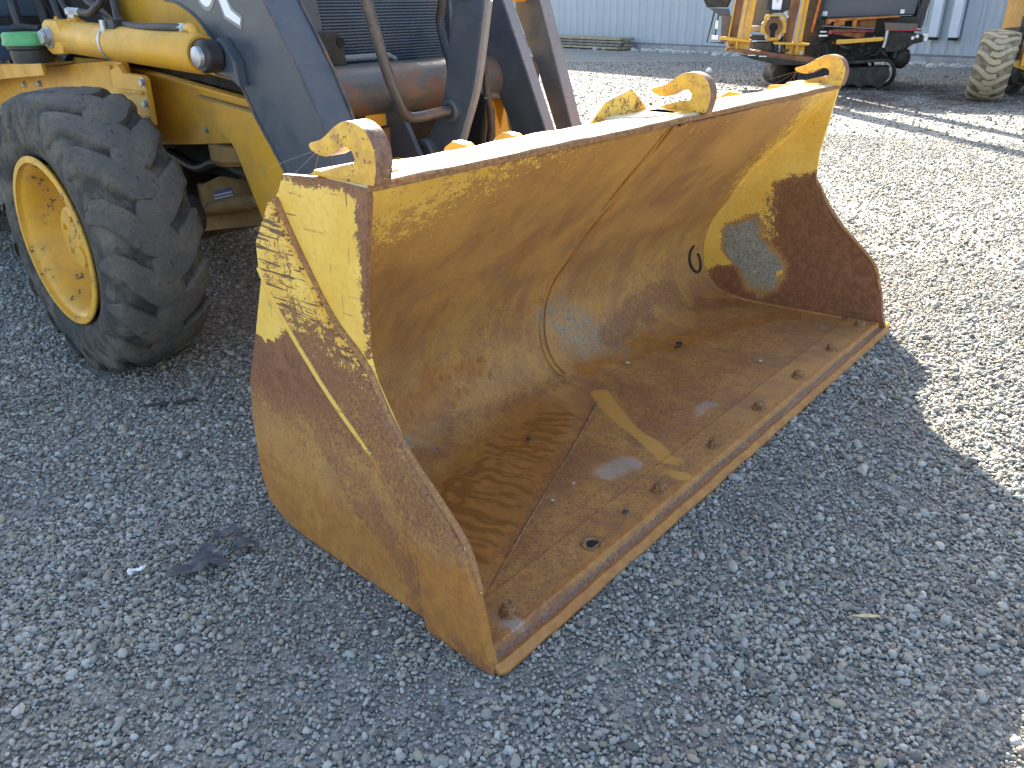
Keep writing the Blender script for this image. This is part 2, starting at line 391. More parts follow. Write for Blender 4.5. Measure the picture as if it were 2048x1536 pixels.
sets = [scatter(80000, .55, 2.1, .0033, .35, .007, 1, .25), scatter(58000, .55, 2.1, .0048, .36, .013, 2, .8),
        scatter(150000, 2.1, 4.3, .0039, .35, .009, 3, .25), scatter(85000, 2.1, 4.3, .0056, .38, .015, 4, .7),
        scatter(170000, 4.3, 8.5, .0056, .36, .016, 5, .4), scatter(120000, 8.5, 19, .0080, .42, .03, 6, .4),
        scatter(110, .5, 4.0, .0130, .2, .018, 7, 0, .3)]
X, Y, Z, S, RO, T, H = [np.concatenate([s[i] for s in sets]) for i in range(7)]
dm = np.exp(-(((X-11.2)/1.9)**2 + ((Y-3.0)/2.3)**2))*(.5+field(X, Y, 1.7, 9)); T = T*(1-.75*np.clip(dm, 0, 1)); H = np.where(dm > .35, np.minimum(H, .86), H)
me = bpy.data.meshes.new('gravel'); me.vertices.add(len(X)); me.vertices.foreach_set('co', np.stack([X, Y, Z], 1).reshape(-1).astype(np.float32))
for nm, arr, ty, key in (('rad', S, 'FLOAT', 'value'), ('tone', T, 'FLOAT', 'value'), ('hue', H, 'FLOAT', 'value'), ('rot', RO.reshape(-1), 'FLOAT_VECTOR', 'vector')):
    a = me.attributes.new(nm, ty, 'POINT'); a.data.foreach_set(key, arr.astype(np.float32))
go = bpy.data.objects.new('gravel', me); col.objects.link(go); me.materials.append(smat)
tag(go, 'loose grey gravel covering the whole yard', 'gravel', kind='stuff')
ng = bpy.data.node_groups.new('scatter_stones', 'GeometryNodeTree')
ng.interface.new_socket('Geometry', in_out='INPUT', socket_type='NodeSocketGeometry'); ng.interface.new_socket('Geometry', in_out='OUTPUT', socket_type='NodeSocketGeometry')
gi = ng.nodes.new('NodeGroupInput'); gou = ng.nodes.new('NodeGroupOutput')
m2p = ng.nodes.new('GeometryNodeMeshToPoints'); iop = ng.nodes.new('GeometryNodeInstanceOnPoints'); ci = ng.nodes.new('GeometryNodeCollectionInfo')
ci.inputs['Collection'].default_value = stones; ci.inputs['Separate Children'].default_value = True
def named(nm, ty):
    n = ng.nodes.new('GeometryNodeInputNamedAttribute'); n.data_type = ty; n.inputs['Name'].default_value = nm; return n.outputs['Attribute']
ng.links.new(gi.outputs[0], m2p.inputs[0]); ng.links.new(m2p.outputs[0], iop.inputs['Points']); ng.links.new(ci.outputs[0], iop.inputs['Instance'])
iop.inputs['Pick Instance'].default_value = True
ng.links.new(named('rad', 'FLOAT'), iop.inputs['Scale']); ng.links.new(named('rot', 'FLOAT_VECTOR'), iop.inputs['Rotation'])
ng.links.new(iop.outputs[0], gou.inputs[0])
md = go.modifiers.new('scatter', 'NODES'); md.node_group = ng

# ------------------------------------------------------------------ metal building behind
WA = Vector((20.36, 15.3, 0)); WB = Vector((17.1, 2.94, 0)); wd = (WB-WA).normalized()      # along the wall, to the right
wang = math.atan2(wd.y, wd.x); WH = 6.95
def wall_mat():
    m = N('pale_blue_grey_sheet_metal'); n = m.noise(1.5, 5, .6); s = m.noise(3, 4, .6, m.scale(m.tc, (3, 3, .25)))
    c = m.mix(m.ramp(n, .3, .7), (.40, .435, .46), (.44, .475, .50)); c = m.mix(m.math('MULTIPLY', m.ramp(s, .5, .75), .3), c, (.33, .355, .37))
    m.set(base=c, rough=.5, normal=m.bump(n, .1, .02)); return m.m
M['wall'] = wall_mat(); M['trim'] = plain('white_trim', (.62, .66, .70), .45, .06, 3); M['concrete'] = plain('concrete', (.33, .33, .31), .9, .2, 4)
# the building's root sits at the wall foot; local x runs along the wall to the right, y into the building
bl = empty('metal_building', WA - wd*14, wang)
tag(bl, 'pale blue-grey corrugated metal building across the back of the yard', 'building')
LW = 14+30; pitch = .305; pw = pitch*3
def rib_profile(x0, npitch):
    p = []
    for k in range(npitch):
        a = x0+k*pitch
        p += [(a, 0), (a+.04, -.032), (a+.075, -.032), (a+.115, 0), (a+.19, 0), (a+.20, -.006), (a+.225, -.006), (a+.235, 0)]
    p.append((x0+npitch*pitch, 0)); return p
b = B(); pr = rib_profile(0, 3)
lo = [b.verts.new((x, y, .16)) for x, y in pr]; hi = [b.verts.new((x, y, WH)) for x, y in pr]
lb = [b.verts.new((x, y+.002, .16)) for x, y in pr]; hb = [b.verts.new((x, y+.002, WH)) for x, y in pr]
for i in range(len(pr)-1):
    b.faces.new((lo[i], lo[i+1], hi[i+1], hi[i])); b.faces.new((lb[i], hb[i], hb[i+1], lb[i+1]))
    b.faces.new((lo[i], lb[i], lb[i+1], lo[i+1])); b.faces.new((hi[i], hi[i+1], hb[i+1], hb[i]))
pan0 = obj('wall_panel', b, M['wall'], bl, world=False)
npan = int(LW/pw)
for k in range(1, npan):
    c = pan0.copy(); col.objects.link(c); c.parent = bl; c.location = (k*pw, (k % 2)*.003, 0)
b = B(); box(b, -.1, npan*pw+.1, -.05, .25, -.1, .15); obj('foundation', b, M['concrete'], bl, world=False, bevel=.01)
b = B(); box(b, -.05, npan*pw+.05, .06, 14, 0, WH-.05); obj('building_body', b, M['wall'], bl, world=False)
b = B(); prism(b, [(-.3, WH), (7, WH+1.2), (14.3, WH)], 'X', -.3, npan*pw+.3); obj('roof', b, M['trim'], bl, world=False)
b = B(); box(b, -.05, npan*pw+.05, -.055, -.040, .155, .185); obj('drip_edge', b, M['dark_edge'], bl, world=False)

# ------------------------------------------------------------------ backhoe loader
RL = Vector((1.15, 2.07, 0))
LD = empty('backhoe_loader', RL)
tag(LD, 'yellow and charcoal backhoe loader with its rusty front bucket resting on the gravel', 'backhoe loader')

# --- bucket shell
prof = [(.317, .885), (.40, .793), (.50, .683), (.62, .55), (.71, .425), (.765, .345), (.793, .27), (.80, .20), (.787, .12), (.75, .06), (.70, .028), (.64, .014), (.58, .010), (.45, .012), (.30, .018), (.14, .024)]
def dens(pr, step):
    P = smoothpath([(0, y, z) for y, z in pr], 8); out = [P[0]]; acc = 0
    for a, b_ in zip(P, P[1:]):
        acc += (b_-a).length
        if acc >= step: out.append(b_); acc = 0
    if (out[-1]-P[-1]).length > 1e-4: out.append(P[-1])
    return out
PI_ = dens(prof, .0075); n = len(PI_)
def xin(y, z): return .015 + .01517*y + .0339*z
bm = B(); NX = 360; inner = []; outer = []
tdir = [(PI_[min(i+1, n-1)]-PI_[max(i-1, 0)]).normalized() for i in range(n)]
for i, p in enumerate(PI_):
    nrm = Vector((0, tdir[i].z, -tdir[i].y))  # towards the inside of the bucket
    a = xin(p.y, p.z)+.012; ra = []; rb = []
    for k in range(NX+1):
        x = a + (2.3-2*a)*k/NX
        dent = .0025*math.sin(x*3.1+p.z*4)+.0015*math.sin(x*9+p.y*7)
        seam = .008*math.exp(-((x-(1.12-.05*max(0, p.z-.55)))/.007)**2)*(1 if p.y > .3 and i < n*.70 else 0)
        seam -= .003*math.exp(-((x-(1.10-.05*max(0, p.z-.55)))/.012)**2)*(1 if i < n*.70 else 0)
        ra.append(bm.verts.new((x, p.y + nrm.y*(dent*.6+seam), p.z + nrm.z*(dent*.6+seam))))
    inner.append(ra)
    for k in range(0, NX+1, 15):
        x = a + (2.3-2*a)*k/NX; off = .014 if p.z > .05 or p.y > .62 else .009
        rb.append(bm.verts.new((x, p.y - nrm.y*off, max(.002, p.z - nrm.z*off))))
    outer.append(rb)
for i in range(n-1):
    for k in range(NX): bm.faces.new((inner[i][k], inner[i][k+1], inner[i+1][k+1], inner[i+1][k]))
    for k in range(len(outer[0])-1): bm.faces.new((outer[i][k], outer[i+1][k], outer[i+1][k+1], outer[i][k+1]))
bucket = obj('bucket', bm, M['bucket'], LD, smooth=True, angle=60)
bucket['label'] = 'wide rusty yellow front bucket with open scoop'
def L(*a): return list(a)
floorz = lambda P: (P[:, 1] < .62) & (P[:, 2] < .03)
def shellfn(P, Zn):
    x, y, z = P.T; up = z > .3
    # paint survives at the top, fading downwards, more at both ends
    fade = np.clip((z-.60)/.30, 0, 1)
    left = np.clip(1-(x-.05)/.55, 0, 1); right = np.clip((x-1.9)/.36, 0, 1)
    p = .10 + .34*fade*fade + .42*left*np.clip((z-.52)/.3, 0, 1) + .52*right*np.clip((z-.22)/.35, 0, 1)
    p[z < .2] = 0
    Zn[:, 0] = np.maximum(Zn[:, 0], p*(z > .25))
    Zn[:, 1] = np.maximum(Zn[:, 1], .75*np.clip((z-.868)/.015, 0, 1))
    Zn[:, 3] = np.maximum(Zn[:, 3], .50*np.clip((z-.25)/.6, 0, 1))
    fl = (y < .62) & (z < .03); Zn[:, 1] = np.maximum(Zn[:, 1], fl*np.clip(.42 - .30*np.clip((y-.18-(x-.15)*.39)/.04, 0, 1)*(x < 1.1), .1, 1))
    Zn[:, 1] = np.maximum(Zn[:, 1], .30*np.clip((.42-z)/.2, 0, 1)*(y > .6))
zs = [(1, L((.93, .79, .27), (1.3, .80, .22), (1.6, .796, .236), (2.0, .784, .15)), .20, .36), (1, L((.5, .70, .43), (.9, .76, .34)), .16, .22),
      (1, L((.3, .72, .05), (.49, .70, .035), (.62, .75, .07), (1.0, .71, .035), (1.08, .69, .03)), .07, .48),
      (1, L((1.45, .73, .05), (1.86, .75, .075), (2.04, .70, .03), (2.25, .57, .015)), .11, .62),
      (1, L((1.0, .30, .02), (1.25, .33, .02), (1.66, .32, .022), (2.1, .30, .02)), .22, .50), (1, L((.75, .36, .018), (.55, .26, .02), (.35, .19, .02)), .10, .52),
      (1, L((.9, .3, .018), (1.2, .45, .014)), .10, .55),
      (2, L((1.20, .80, .20), (1.30, .77, .09), (1.42, .715, .037)), .18, .49), (2, L((.40, .75, .07), (.5, .73, .05)), .06, .5),
      (3, L((1.20, .69, .03), (1.36, .66, .02), (1.67, .58, .012), (2.04, .45, .016), (2.2, .33, .02)), .085, 1.0),
      (3, L((.35, .76, .09), (.56, .785, .13), (.8, .79, .16)), .10, .75), (3, L((.2, .45, .012), (.48, .50, .012), (.8, .60, .012), (.3, .3, .015)), .24, .75),
      (3, L((.88, .35, .84), (.80, .70, .44)), .022, 1.0), (3, L((1.12, .32, .88), (1.13, .64, .52), (1.13, .79, .29)), .025, 1.0),
      (0, L((2.25, .36, .84), (2.25, .50, .68), (2.25, .70, .44)), .10, .75)]
def drips(P):
    x, y, z = P.T; w = np.zeros(len(P)); r_ = random.Random(5)
    tri = []
    for k in range(34):
        x0 = r_.uniform(.22, .95); y0 = .18+(x0-.15)*.39+r_.uniform(.01, .05); l_ = r_.uniform(.08, .26); sp = r_.uniform(-.12, .10)
        tri.append(((x0, y0), (x0-l_*.30+sp*.3, min(.6, y0+l_))))
    for k in range(12): x0 = r_.uniform(.2, .7); y0 = r_.uniform(.35, .52); tri.append(((x0, y0), (x0+r_.uniform(.06, .2), y0+r_.uniform(.02, .08))))
    for a, b_ in tri:
        w = np.maximum(w, capsule(np.stack([x + .006*np.sin(y*60), y + .005*np.sin(x*90), z*0], 1), [(*a, 0), ((a[0]+b_[0])/2, (a[1]+b_[1])/2+.012, 0), (*b_, 0)], r_.uniform(.006, .013), False))
    w *= (z < .03) & (y < .62)
    # weld line of the folded floor gusset
    w = np.maximum(w, .55*capsule(P, [(.13, .15, .022), (1.06, .51, .012)], .012, False))
    for k in range(16):
        c = (r_.uniform(.3, 1.2), .79, r_.uniform(.08, .17)); w = np.maximum(w, .8*capsule(P*np.array([1, .3, .6]), [(c[0], c[1]*.3, c[2]*.6)], r_.uniform(.006, .013), False))
    return w
def shell_run_sheen(P):
    w = .50*np.clip((P[:, 2]-.30)/.45, 0, 1)*(.75+.25*np.sin(warp(P)[:, 0]*9+P[:, 2]*7))  # worn golden sheen put into the colour, stronger towards the top
    Q = P + (warp(P)-P)*.3
    w = np.maximum(w, capsule(Q, [(1.11, .535, .01), (1.03, .43, .014), (.975, .35, .019)], .045, False)); return np.maximum(w, capsule(Q, [(.975, .35, .019), (.90, .2, .02), (.86, .14, .024)], .036, False))
wear(bucket, zs, (0, 0, 0, .22), {
    'stain': drips, 'scratch': lambda P: P[:, 0]*0,
    'run_sheen': shell_run_sheen,
    'pale': [(L((.70, .23, .02), (.78, .23, .02)), .05, .8), (L((1.16, .22, .02), (1.24, .22, .02)), .055, .7), (L((1.42, .17, .024), (1.46, .18, .024)), .02, .8), (L((2.1, .16, .024), (2.18, .15, .024)), .02, .7)]}, shellfn)

# gusset weld on the floor and long seam of the wear plate
bm = B(); tube(bm, smoothpath([(.14, .155, .021), (.45, .275, .0185), (.80, .405, .0135), (1.06, .51, .0125)], 8), .0045, 6)
o = obj('floor_weld', bm, M['bolt'], bucket, smooth=True)
for dx in (-.014, .014):
    bm = B(); tube(bm, smoothpath([(1.072+dx, .3205, .880), (1.139+dx, .6215, .5465), (1.140+dx, .710, .424), (1.138+dx, .764, .344), (1.135+dx, .7935, .262), (1.130+dx, .797, .19), (1.127+dx, .783, .12), (1.125+dx, .747, .062), (1.125+dx, .70, .032)], 8), .0034, 6)
    w_ = obj('shell_seam', bm, M['bucket'], bucket, smooth=True)
    wear(w_, [], (.15, .0, .12, .5), {'scratch': lambda P: 0*P[:, 0], 'stain': lambda P: 0*P[:, 0], 'run_sheen': lambda P: 0*P[:, 0], 'pale': lambda P: .15+0*P[:, 0]}, lambda P, Z_: Z_.__setitem__((slice(None), 3), np.clip((P[:, 2]-.1)/.3, .1, .9)))
# side plates (near and far)
side_poly = [(.316, .892), (.352, .66), (.353, .561), (.337, .515), (.169, .264), (.155, .05), (.15, .003), (.60, .002), (.72, .010), (.80, .045), (.826, .12), (.829, .279), (.816, .377), (.757, .519), (.695, .68), (.671, .741), (.619, .831), (.600, .850), (.579, .886), (.438, .896)]
def plate(poly, off0, off1, far=False, step=.012, bev=.0025):
    bm = B(); fs = prism(bm, poly, 'X', 0, 1)
    gridcut(bm, step)
    for v in bm.verts:
        o_ = off0 if v.co.x < .5 else off1; x = xin(v.co.y, v.co.z) + o_
        v.co.x = 2.3-x if far else x
    bmesh.ops.recalc_face_normals(bm, faces=bm.faces)
    return bm
near_side = obj('side_plate', plate(side_poly, 0, .012), M['bucket'], bucket, smooth=True)
far_side = obj('side_plate', plate(side_poly, 0, .012, True), M['bucket'], bucket, smooth=True)
def nearfn(P, Zn):
    x, y, z = (P + (warp(P)-P)*.8).T
    # below a line falling to the rear the paint is worn away to dark, then ochre rust
    edge = z - (.53 - .35*(y-.62)) ; 
    pw_ = np.clip(.5+edge/.05, 0, 1)
    fr = (y < .62+.0*z) & (z > .5)
    Zn[:, 0] = np.maximum(np.where(y > .35, pw_*.86, 0), 0)
    tB = np.interp(z, [.19, .276, .37, .485, .603, .687], [.212, .249, .334, .484, .607, .674]); dB = y-tB
    Zn[:, 0] = np.maximum(Zn[:, 0]*(z > .52), .95*np.clip((.03+.5*np.clip(z-.38, 0, 1)-dB)/.02, 0, 1)*np.clip((z-.36)/.05, 0, 1))
    Zn[:, 0] = np.where((z > .58), .86, Zn[:, 0])
    # bare rim along the front and top edges
    x0, y0, z0 = P.T; Zn[:, 0] -= .75*np.clip(1-(y0-.340)/.032, 0, 1)*(z0 > .56) + .62*np.clip(1-(.890-z0)/.030, 0, 1)
    Zn[:, 1] = .75*(z > .5) + (z <= .5)*np.clip(1-(.45-z)/.30, 0, 1)*.80
    Zn[:, 1] = np.maximum(Zn[:, 1], .0)
    Zn[:, 3] = np.clip((.36-z)/.20, 0, 1)*.66; strk = .55*capsule(P, [(.03, .66, .40), (.03, .45, .28), (.03, .30, .15), (.03, .24, .04)], .10)
    Zn[:, 1] = np.where(z < .05, .35, Zn[:, 1]*np.clip((z-.02)/.22, .12, 1) if False else np.where(z < .30, Zn[:, 1]*np.clip((z-.02)/.28, 0.42, 1), Zn[:, 1])); Zn[:, 1] = np.maximum(Zn[:, 1], strk*(z < .5))
wear(near_side, [(1, L((.40, .25, .1), (.35, .22, .1)), .01, .1)], (0, 0, 0, .2), {'stain': lambda P: P[:, 0]*0, 'scratch': lambda P: .7 + 0*P[:, 0], 'run_sheen': lambda P: P[:, 0]*0,
    'pale': [(L((.03, .66, .03), (.03, .45, .01), (.03, .28, .01)), .04, .3)]}, nearfn)
def farfn(P, Zn):
    x, y, z = P.T
    Q = warp(P); y = Q[:, 1]; z = Q[:, 2]; yb = np.interp(z, [.10, .18, .30, .42, .50, .57, .62], [.80, .56, .48, .50, .47, .38, .20])
    Zn[:, 0] = np.clip(.5 + (y-yb)/.20, 0, .84)
    Zn[:, 3] = .3
    Zn[:, 1] = np.clip(.80 - Zn[:, 0]*.3, .2, .9)
wear(far_side, [(3, L((2.27, .25, .15), (2.27, .30, .08)), .12, .9)], (0, 0, 0, .1),
     {'stain': lambda P: 0*P[:, 0], 'scratch': lambda P: .2+0*P[:, 0], 'run_sheen': lambda P: 0*P[:, 0], 'pale': lambda P: 0*P[:, 0]}, farfn)
# dried grey mud cake on the far side: knock the paint out and raise grey
me = far_side.data; at = me.attributes['zone']; nv = len(me.vertices); co = np.empty(nv*3); me.vertices.foreach_get('co', co); co = co.reshape(-1, 3)+np.array(RL)
Zc = np.empty(nv*4, np.float32); at.data.foreach_get('color', Zc); Zc = Zc.reshape(-1, 4)
gq = capsule(co, [(2.27, .63, .30), (2.27, .60, .24), (2.27, .52, .17)], .15); Zc[:, 2] = gq; Zc[:, 0] *= (1-np.clip(gq*1.6, 0, 1)); Zc[:, 1] *= (1-np.clip(gq*1.6, 0, 1)); Zc[:, 3] *= (1-gq)
fr = capsule(co, [(2.27, .45, .33), (2.27, .41, .20), (2.27, .47, .11), (2.27, .58, .13)], .03); Zc[:, 0] = np.maximum(Zc[:, 0], .72*fr)
at.data.foreach_set('color', Zc.reshape(-1))

# side cutter (wear plate) bands
wear_poly = [(.606, .833), (.532, .725), (.448, .620), (.353, .548), (.290, .455), (.227, .385), (.150, .320), (.081, .251), (.047, .164), (.023, .061), (.004, .014), (.006, .002), (.171, .001), (.192, .008), (.199, .046), (.205, .120), (.212, .187), (.225, .235), (.249, .276), (.290, .325), (.334, .37), (.405, .422), (.484, .485), (.607, .603), (.674, .687), (.671, .741)]
near_cut = obj('side_cutter', plate(wear_poly, -.022, -.0005, False, .011), M['bucket'], bucket, smooth=True, angle=40)
far_cut = obj('side_cutter', plate(wear_poly, -.022, -.0005, True, .02), M['bucket'], bucket, smooth=True, angle=40)
def cutfn(P, Zn):
    x, y, z = warp(P).T
    t = np.clip((z-.46)/.12, 0, 1)
    Zn[:, 0] = t*.64; Zn[:, 1] = .62+.15*t
    lo_ = np.clip((.30-z)/.12, 0, 1); Zn[:, 1] = Zn[:, 1]*(1-lo_*.75); Zn[:, 3] = lo_*.90
    Zn[:, 1] = np.maximum(Zn[:, 1], .70*np.clip((.05-z)/.04, 0, 1))
wear(near_cut, [], (0, 0, 0, 0), {'stain': lambda P: 0*P[:, 0], 'scratch': lambda P: 1.25+0*P[:, 0], 'run_sheen': lambda P: 0*P[:, 0],
     'pale': [(L((0, .05, .12), (0, .02, .05)), .02, .8)]}, cutfn)
wear(far_cut, [], (0, .85, 0, .1), {'stain': lambda P: 0*P[:, 0], 'scratch': lambda P: 0*P[:, 0], 'run_sheen': lambda P: 0*P[:, 0], 'pale': lambda P: 0*P[:, 0]})
# rolled weld along the upper edge of each side cutter
for far in (False, True):
    bm = B(); pts = []
    for y, z in wear_poly[:9]:
        x = xin(y, z)-.003; pts.append((2.3-x if far else x, y+.004, z+.004))
    tube(bm, smoothpath(pts, 6), .0075, 8); w_ = obj('cutter_weld', bm, M['bucket'], bucket, smooth=True)
    wear(w_, [], (.30, .55, 0, .3), {'scratch': lambda P: 0*P[:, 0], 'stain': lambda P: 0*P[:, 0], 'run_sheen': lambda P: 0*P[:, 0], 'pale': lambda P: .2+0*P[:, 0]})

bm = B(); pts = [(xin(y, z)-.012, y+.010, z-.006) for y, z in [(.672, .690), (.607, .600), (.484, .482), (.405, .420), (.334, .367), (.290, .322), (.249, .274), (.226, .233), (.212, .187), (.205, .120)]]
tube(bm, smoothpath(pts, 8), [.0095]*73, 10); w_ = obj('cutter_weld', bm, M['bucket'], bucket, smooth=True)
wear(w_, [], (.0, .12, 0, .75), {'scratch': lambda P: .5+0*P[:, 0], 'stain': lambda P: 0*P[:, 0], 'run_sheen': lambda P: 0*P[:, 0], 'pale': lambda P: .25+0*P[:, 0]}, lambda P, Z_: (Z_.__setitem__((slice(None), 0), np.clip((P[:, 2]-.33)/.10, 0, .95)), Z_.__setitem__((slice(None), 1), np.where(P[:, 2] < .33, .5, .12))))
# cutting edge with its rolled lip and groove
ce = [(.150, .010), (.150, .0245), (.145, .0285), (.060, .0315), (.050, .0335), (.036, .0335), (.030, .030), (.0265, .019), (.023, .0150), (.012, .0150), (.0075, .0185), (.001, .0210), (-.008, .017), (-.0145, .009), (-.0145, .003), (.0, .001), (.150, .001)]
bm = B(); NXe = 230; rings = []
for k in range(NXe+1):
    x = .004 + 2.292*k/NXe; ring = []
    e = 0.010 if k in (0, NXe) else 0.003 if k in (1, NXe-1) else 0
    for y, z in ce:
        ww = .0008*math.sin(x*21+y*40)+.0006*math.sin(x*57) if y < .03 else 0
        ring.append(bm.verts.new((x, y + (e if y < .03 else 0) + ww, max(.001, z + ww*.3))))
    rings.append(ring)
for a, b_ in zip(rings, rings[1:]):
    for i in range(len(ce)): bm.faces.new((a[i], a[(i+1) % len(ce)], b_[(i+1) % len(ce)], b_[i]))
bm.faces.new(rings[0]); bm.faces.new(rings[-1][::-1]); bmesh.ops.recalc_face_normals(bm, faces=bm.faces)
edge_o = obj('cutting_edge', bm, M['bucket'], bucket, smooth=True, angle=30)
def edgefn(P, Zn):
    x, y, z = P.T
    Zn[:, 3] = np.where(y > .055, .15, .62); Zn[:, 1] = np.where((y < .055) & (y > .012), .12+.40*np.clip((1.0-x)/.6, 0, 1)*(.5+.5*np.sin(x*11)), .05)
    Zn[:, 1] = np.maximum(Zn[:, 1], .42*(y > .057)*(x < 1.2)); gv = (y > .0105) & (y < .0285); Zn[:, 2] = .62*gv; Zn[:, 1] = np.where(gv, .62, Zn[:, 1]); Zn[:, 3] = np.where(gv, 0, Zn[:, 3])  # gv: the groove's dark line is put into the colour
    Zn[:, 3] = np.maximum(Zn[:, 3], .6*(y < .003))
wear(edge_o, [], (0, 0, 0, 0), {'stain': lambda P: .35*np.clip((P[:, 1]-.055)/.01, 0, 1)*np.clip(1-(P[:, 0]-.3)/.9, .3, 1), 'scratch': lambda P: 0*P[:, 0],
     'run_sheen': [(L((.87, .15, .03), (.82, .06, .03)), .033, 1)] + [(L((.2, .05, .033), (2.2, .05, .033)), .012, .45)],
     'pale': [(L((.10, .05, .03), (.03, .06, .03)), .035, .9), (L((.92, .07, .03), (1.02, .08, .03)), .02, .7), (L((1.45, .05, .03), (1.56, .04, .03)), .02, .8), (L((2.0, .09, .03), (2.14, .10, .03)), .022, 1.1), (L((.75, .04, .03), (.8, .045, .03)), .02, .5)]}, edgefn)
# bolt-on end lip seen proud at the far corner
for xx0, xx1 in ((2.296, 2.318), (2.322, 2.34)):
    bm = B(); box(bm, xx0, xx1, .004, .05, .003, .026); o = obj('edge_tip', bm, M['yellow'], bucket, bevel=.003)

# plow bolts: the last but one from the near end is an empty hole
for i, xb in enumerate([.125, .425, .722, 1.020, 1.317, 1.615, 1.912, 2.209]):
    if i == 1:
        bm = B(); lathe(bm, [(0, .028), (.004, .027), (.005, .021), (.002, .016), (.0005, .015)], (xb, .076, .0305), (0, 0, 1), 28)
        o = obj('bolt_hole_rim', bm, M['bolt'], bucket, smooth=True)
        bm = B(); lathe(bm, [(.0, 0), (.0, .0155), (.0012, .0155)], (xb, .076, .0312), (0, 0, 1), 24); obj('bolt_hole', bm, M['void'], bucket)  # flat near-black disc, the hole's inner shade painted on
        continue
    tall = (i == 0)
    bm = B(); c = Vector((xb, .076 + random.uniform(-.003, .003), .0305)); tilt = Vector((random.uniform(-.08, .08), random.uniform(-.08, .08), 1))
    r0 = .0165
    lathe(bm, [(0, 0), (0, .023), (.004, .0225), (.006, r0*.98)], c, tilt, 20)
    lathe(bm, [(.005, r0*1.05), (.017, r0*1.05), (.0205, r0*.9), (.0215, .011), (.0215, 0)], c, tilt, 6)
    if tall: lathe(bm, [(.02, .0115), (.027, .0115), (.029, .008), (.027, .005), (.027, 0)], c, tilt, 14)
    else: lathe(bm, [(.02, .0095), (.023, .009), (.024, .0)], c, tilt, 12)
    obj('edge_bolt', bm, M['bolt'], bucket, smooth=True, angle=30)

# small litter lying on the bucket floor (things of their own)
def clod(name, loc, s, mat, label, cat, seed, flat=.6, group=None):
    b = bmesh.new(); bmesh.ops.create_icosphere(b, subdivisions=2, radius=1); r2 = np.random.default_rng(seed); ph = r2.uniform(0, 6, 4)
    cuts = [Vector(r2.normal(size=3)).normalized() for _ in range(8)]
    for v in b.verts:
        p = v.co*(1+.18*math.sin(3*v.co.x+ph[0])*math.sin(3*v.co.y+ph[1]))
        for cn in cuts:
            d = p.dot(cn)-.66
            if d > 0: p -= cn*d*.85
        v.co = Vector((p.x*s[0], p.y*s[1], p.z*s[2]))
    o = obj(name, b, mat, None, smooth=True, angle=25); o.location = (loc[0], loc[1], loc[2]+s[2]*.55); o.rotation_euler = (0, 0, ph[2]); tag(o, label, cat, group); return o
M['palestone'] = plain('pale_stone', (.50, .47, .42), .75, .2, 30); M['darkclod'] = plain('dark_clod', (.05, .045, .04), .9, .4, 60); M['pinkstone'] = plain('pink_stone', (.46, .30, .24), .8, .2, 60)
clod('dirt_clod', (.731, .528, .013), (.009, .007, .006), M['darkclod'], 'dark dirt clod on the bucket floor beside the diagonal weld', 'dirt clod', 1)
clod('pebble', (.615, .274, .020), (.007, .006, .005), M['pinkstone'], 'small pinkish pebble on the bucket floor left of the scraped pale patch', 'pebble', 2)
clod('pebble', (.518, .269, .020), (.006, .005, .003), M['palestone'], 'tiny pale bluish pebble on the bucket floor near the diagonal weld', 'pebble', 3)
clod('dirt_clod', (.582, .089, .028), (.010, .008, .006), M['darkclod'], 'crumbled dark dirt clod beside the empty bolt hole', 'dirt clod', 4)
clod('pebble', (1.672, .238, .021), (.011, .007, .004), M['palestone'], 'flat pale pebble on the bucket floor toward its far end', 'pebble', 5)
clod('pebble', (1.378, .605, .013), (.010, .007, .004), M['palestone'], 'pale pebble at the back of the bucket floor under the grey mud', 'pebble', 6)
bm = B(); tube(bm, smoothpath([(1.60, .54, .017), (1.625, .53, .022), (1.65, .545, .019), (1.64, .56, .017)], 4), .004, 6)
tag(obj('twig', bm, M['blackdirty'], None, smooth=True), 'short dark twig lying on the orange rust at the back of the bucket floor', 'twig')

# top rail (box section behind the lip)
bm = B(); NXt = 60; tr = [(.318, .8905), (.318, .900), (.325, .9035), (.425, .906), (.436, .900), (.440, .86), (.436, .80), (.428, .797)]
rings = []
for k in range(NXt+1):
    x = .052 + 2.196*k/NXt; w_ = .0016*math.sin(x*13)+.001*math.sin(x*41)
    rings.append([bm.verts.new((x, y, z+w_*(z > .87))) for y, z in tr])
for a, b_ in zip(rings, rings[1:]):
    for i in range(len(tr)): bm.faces.new((a[i], a[(i+1) % len(tr)], b_[(i+1) % len(tr)], b_[i]))
bm.faces.new(rings[0]); bm.faces.new(rings[-1][::-1]); bmesh.ops.recalc_face_normals(bm, faces=bm.faces)
obj('top_rail', bm, M['toprail'], bucket, smooth=True, angle=30)
bm = B(); prism(bm, [(.955, .452), (1.19, .435), (1.15, .335), (1.02, .372)], 'Z', .900, .909); obj('rail_patch_plate', bm, M['toprail'], bucket, bevel=.002)
bm = B(); prism(bm, [(.317, .8850), (.3125, .887), (.3115, .897), (.3145, .900), (.3178, .899)], 'X', .05, 2.25); o = obj('lip_edge', bm, M['bolt'], bucket)

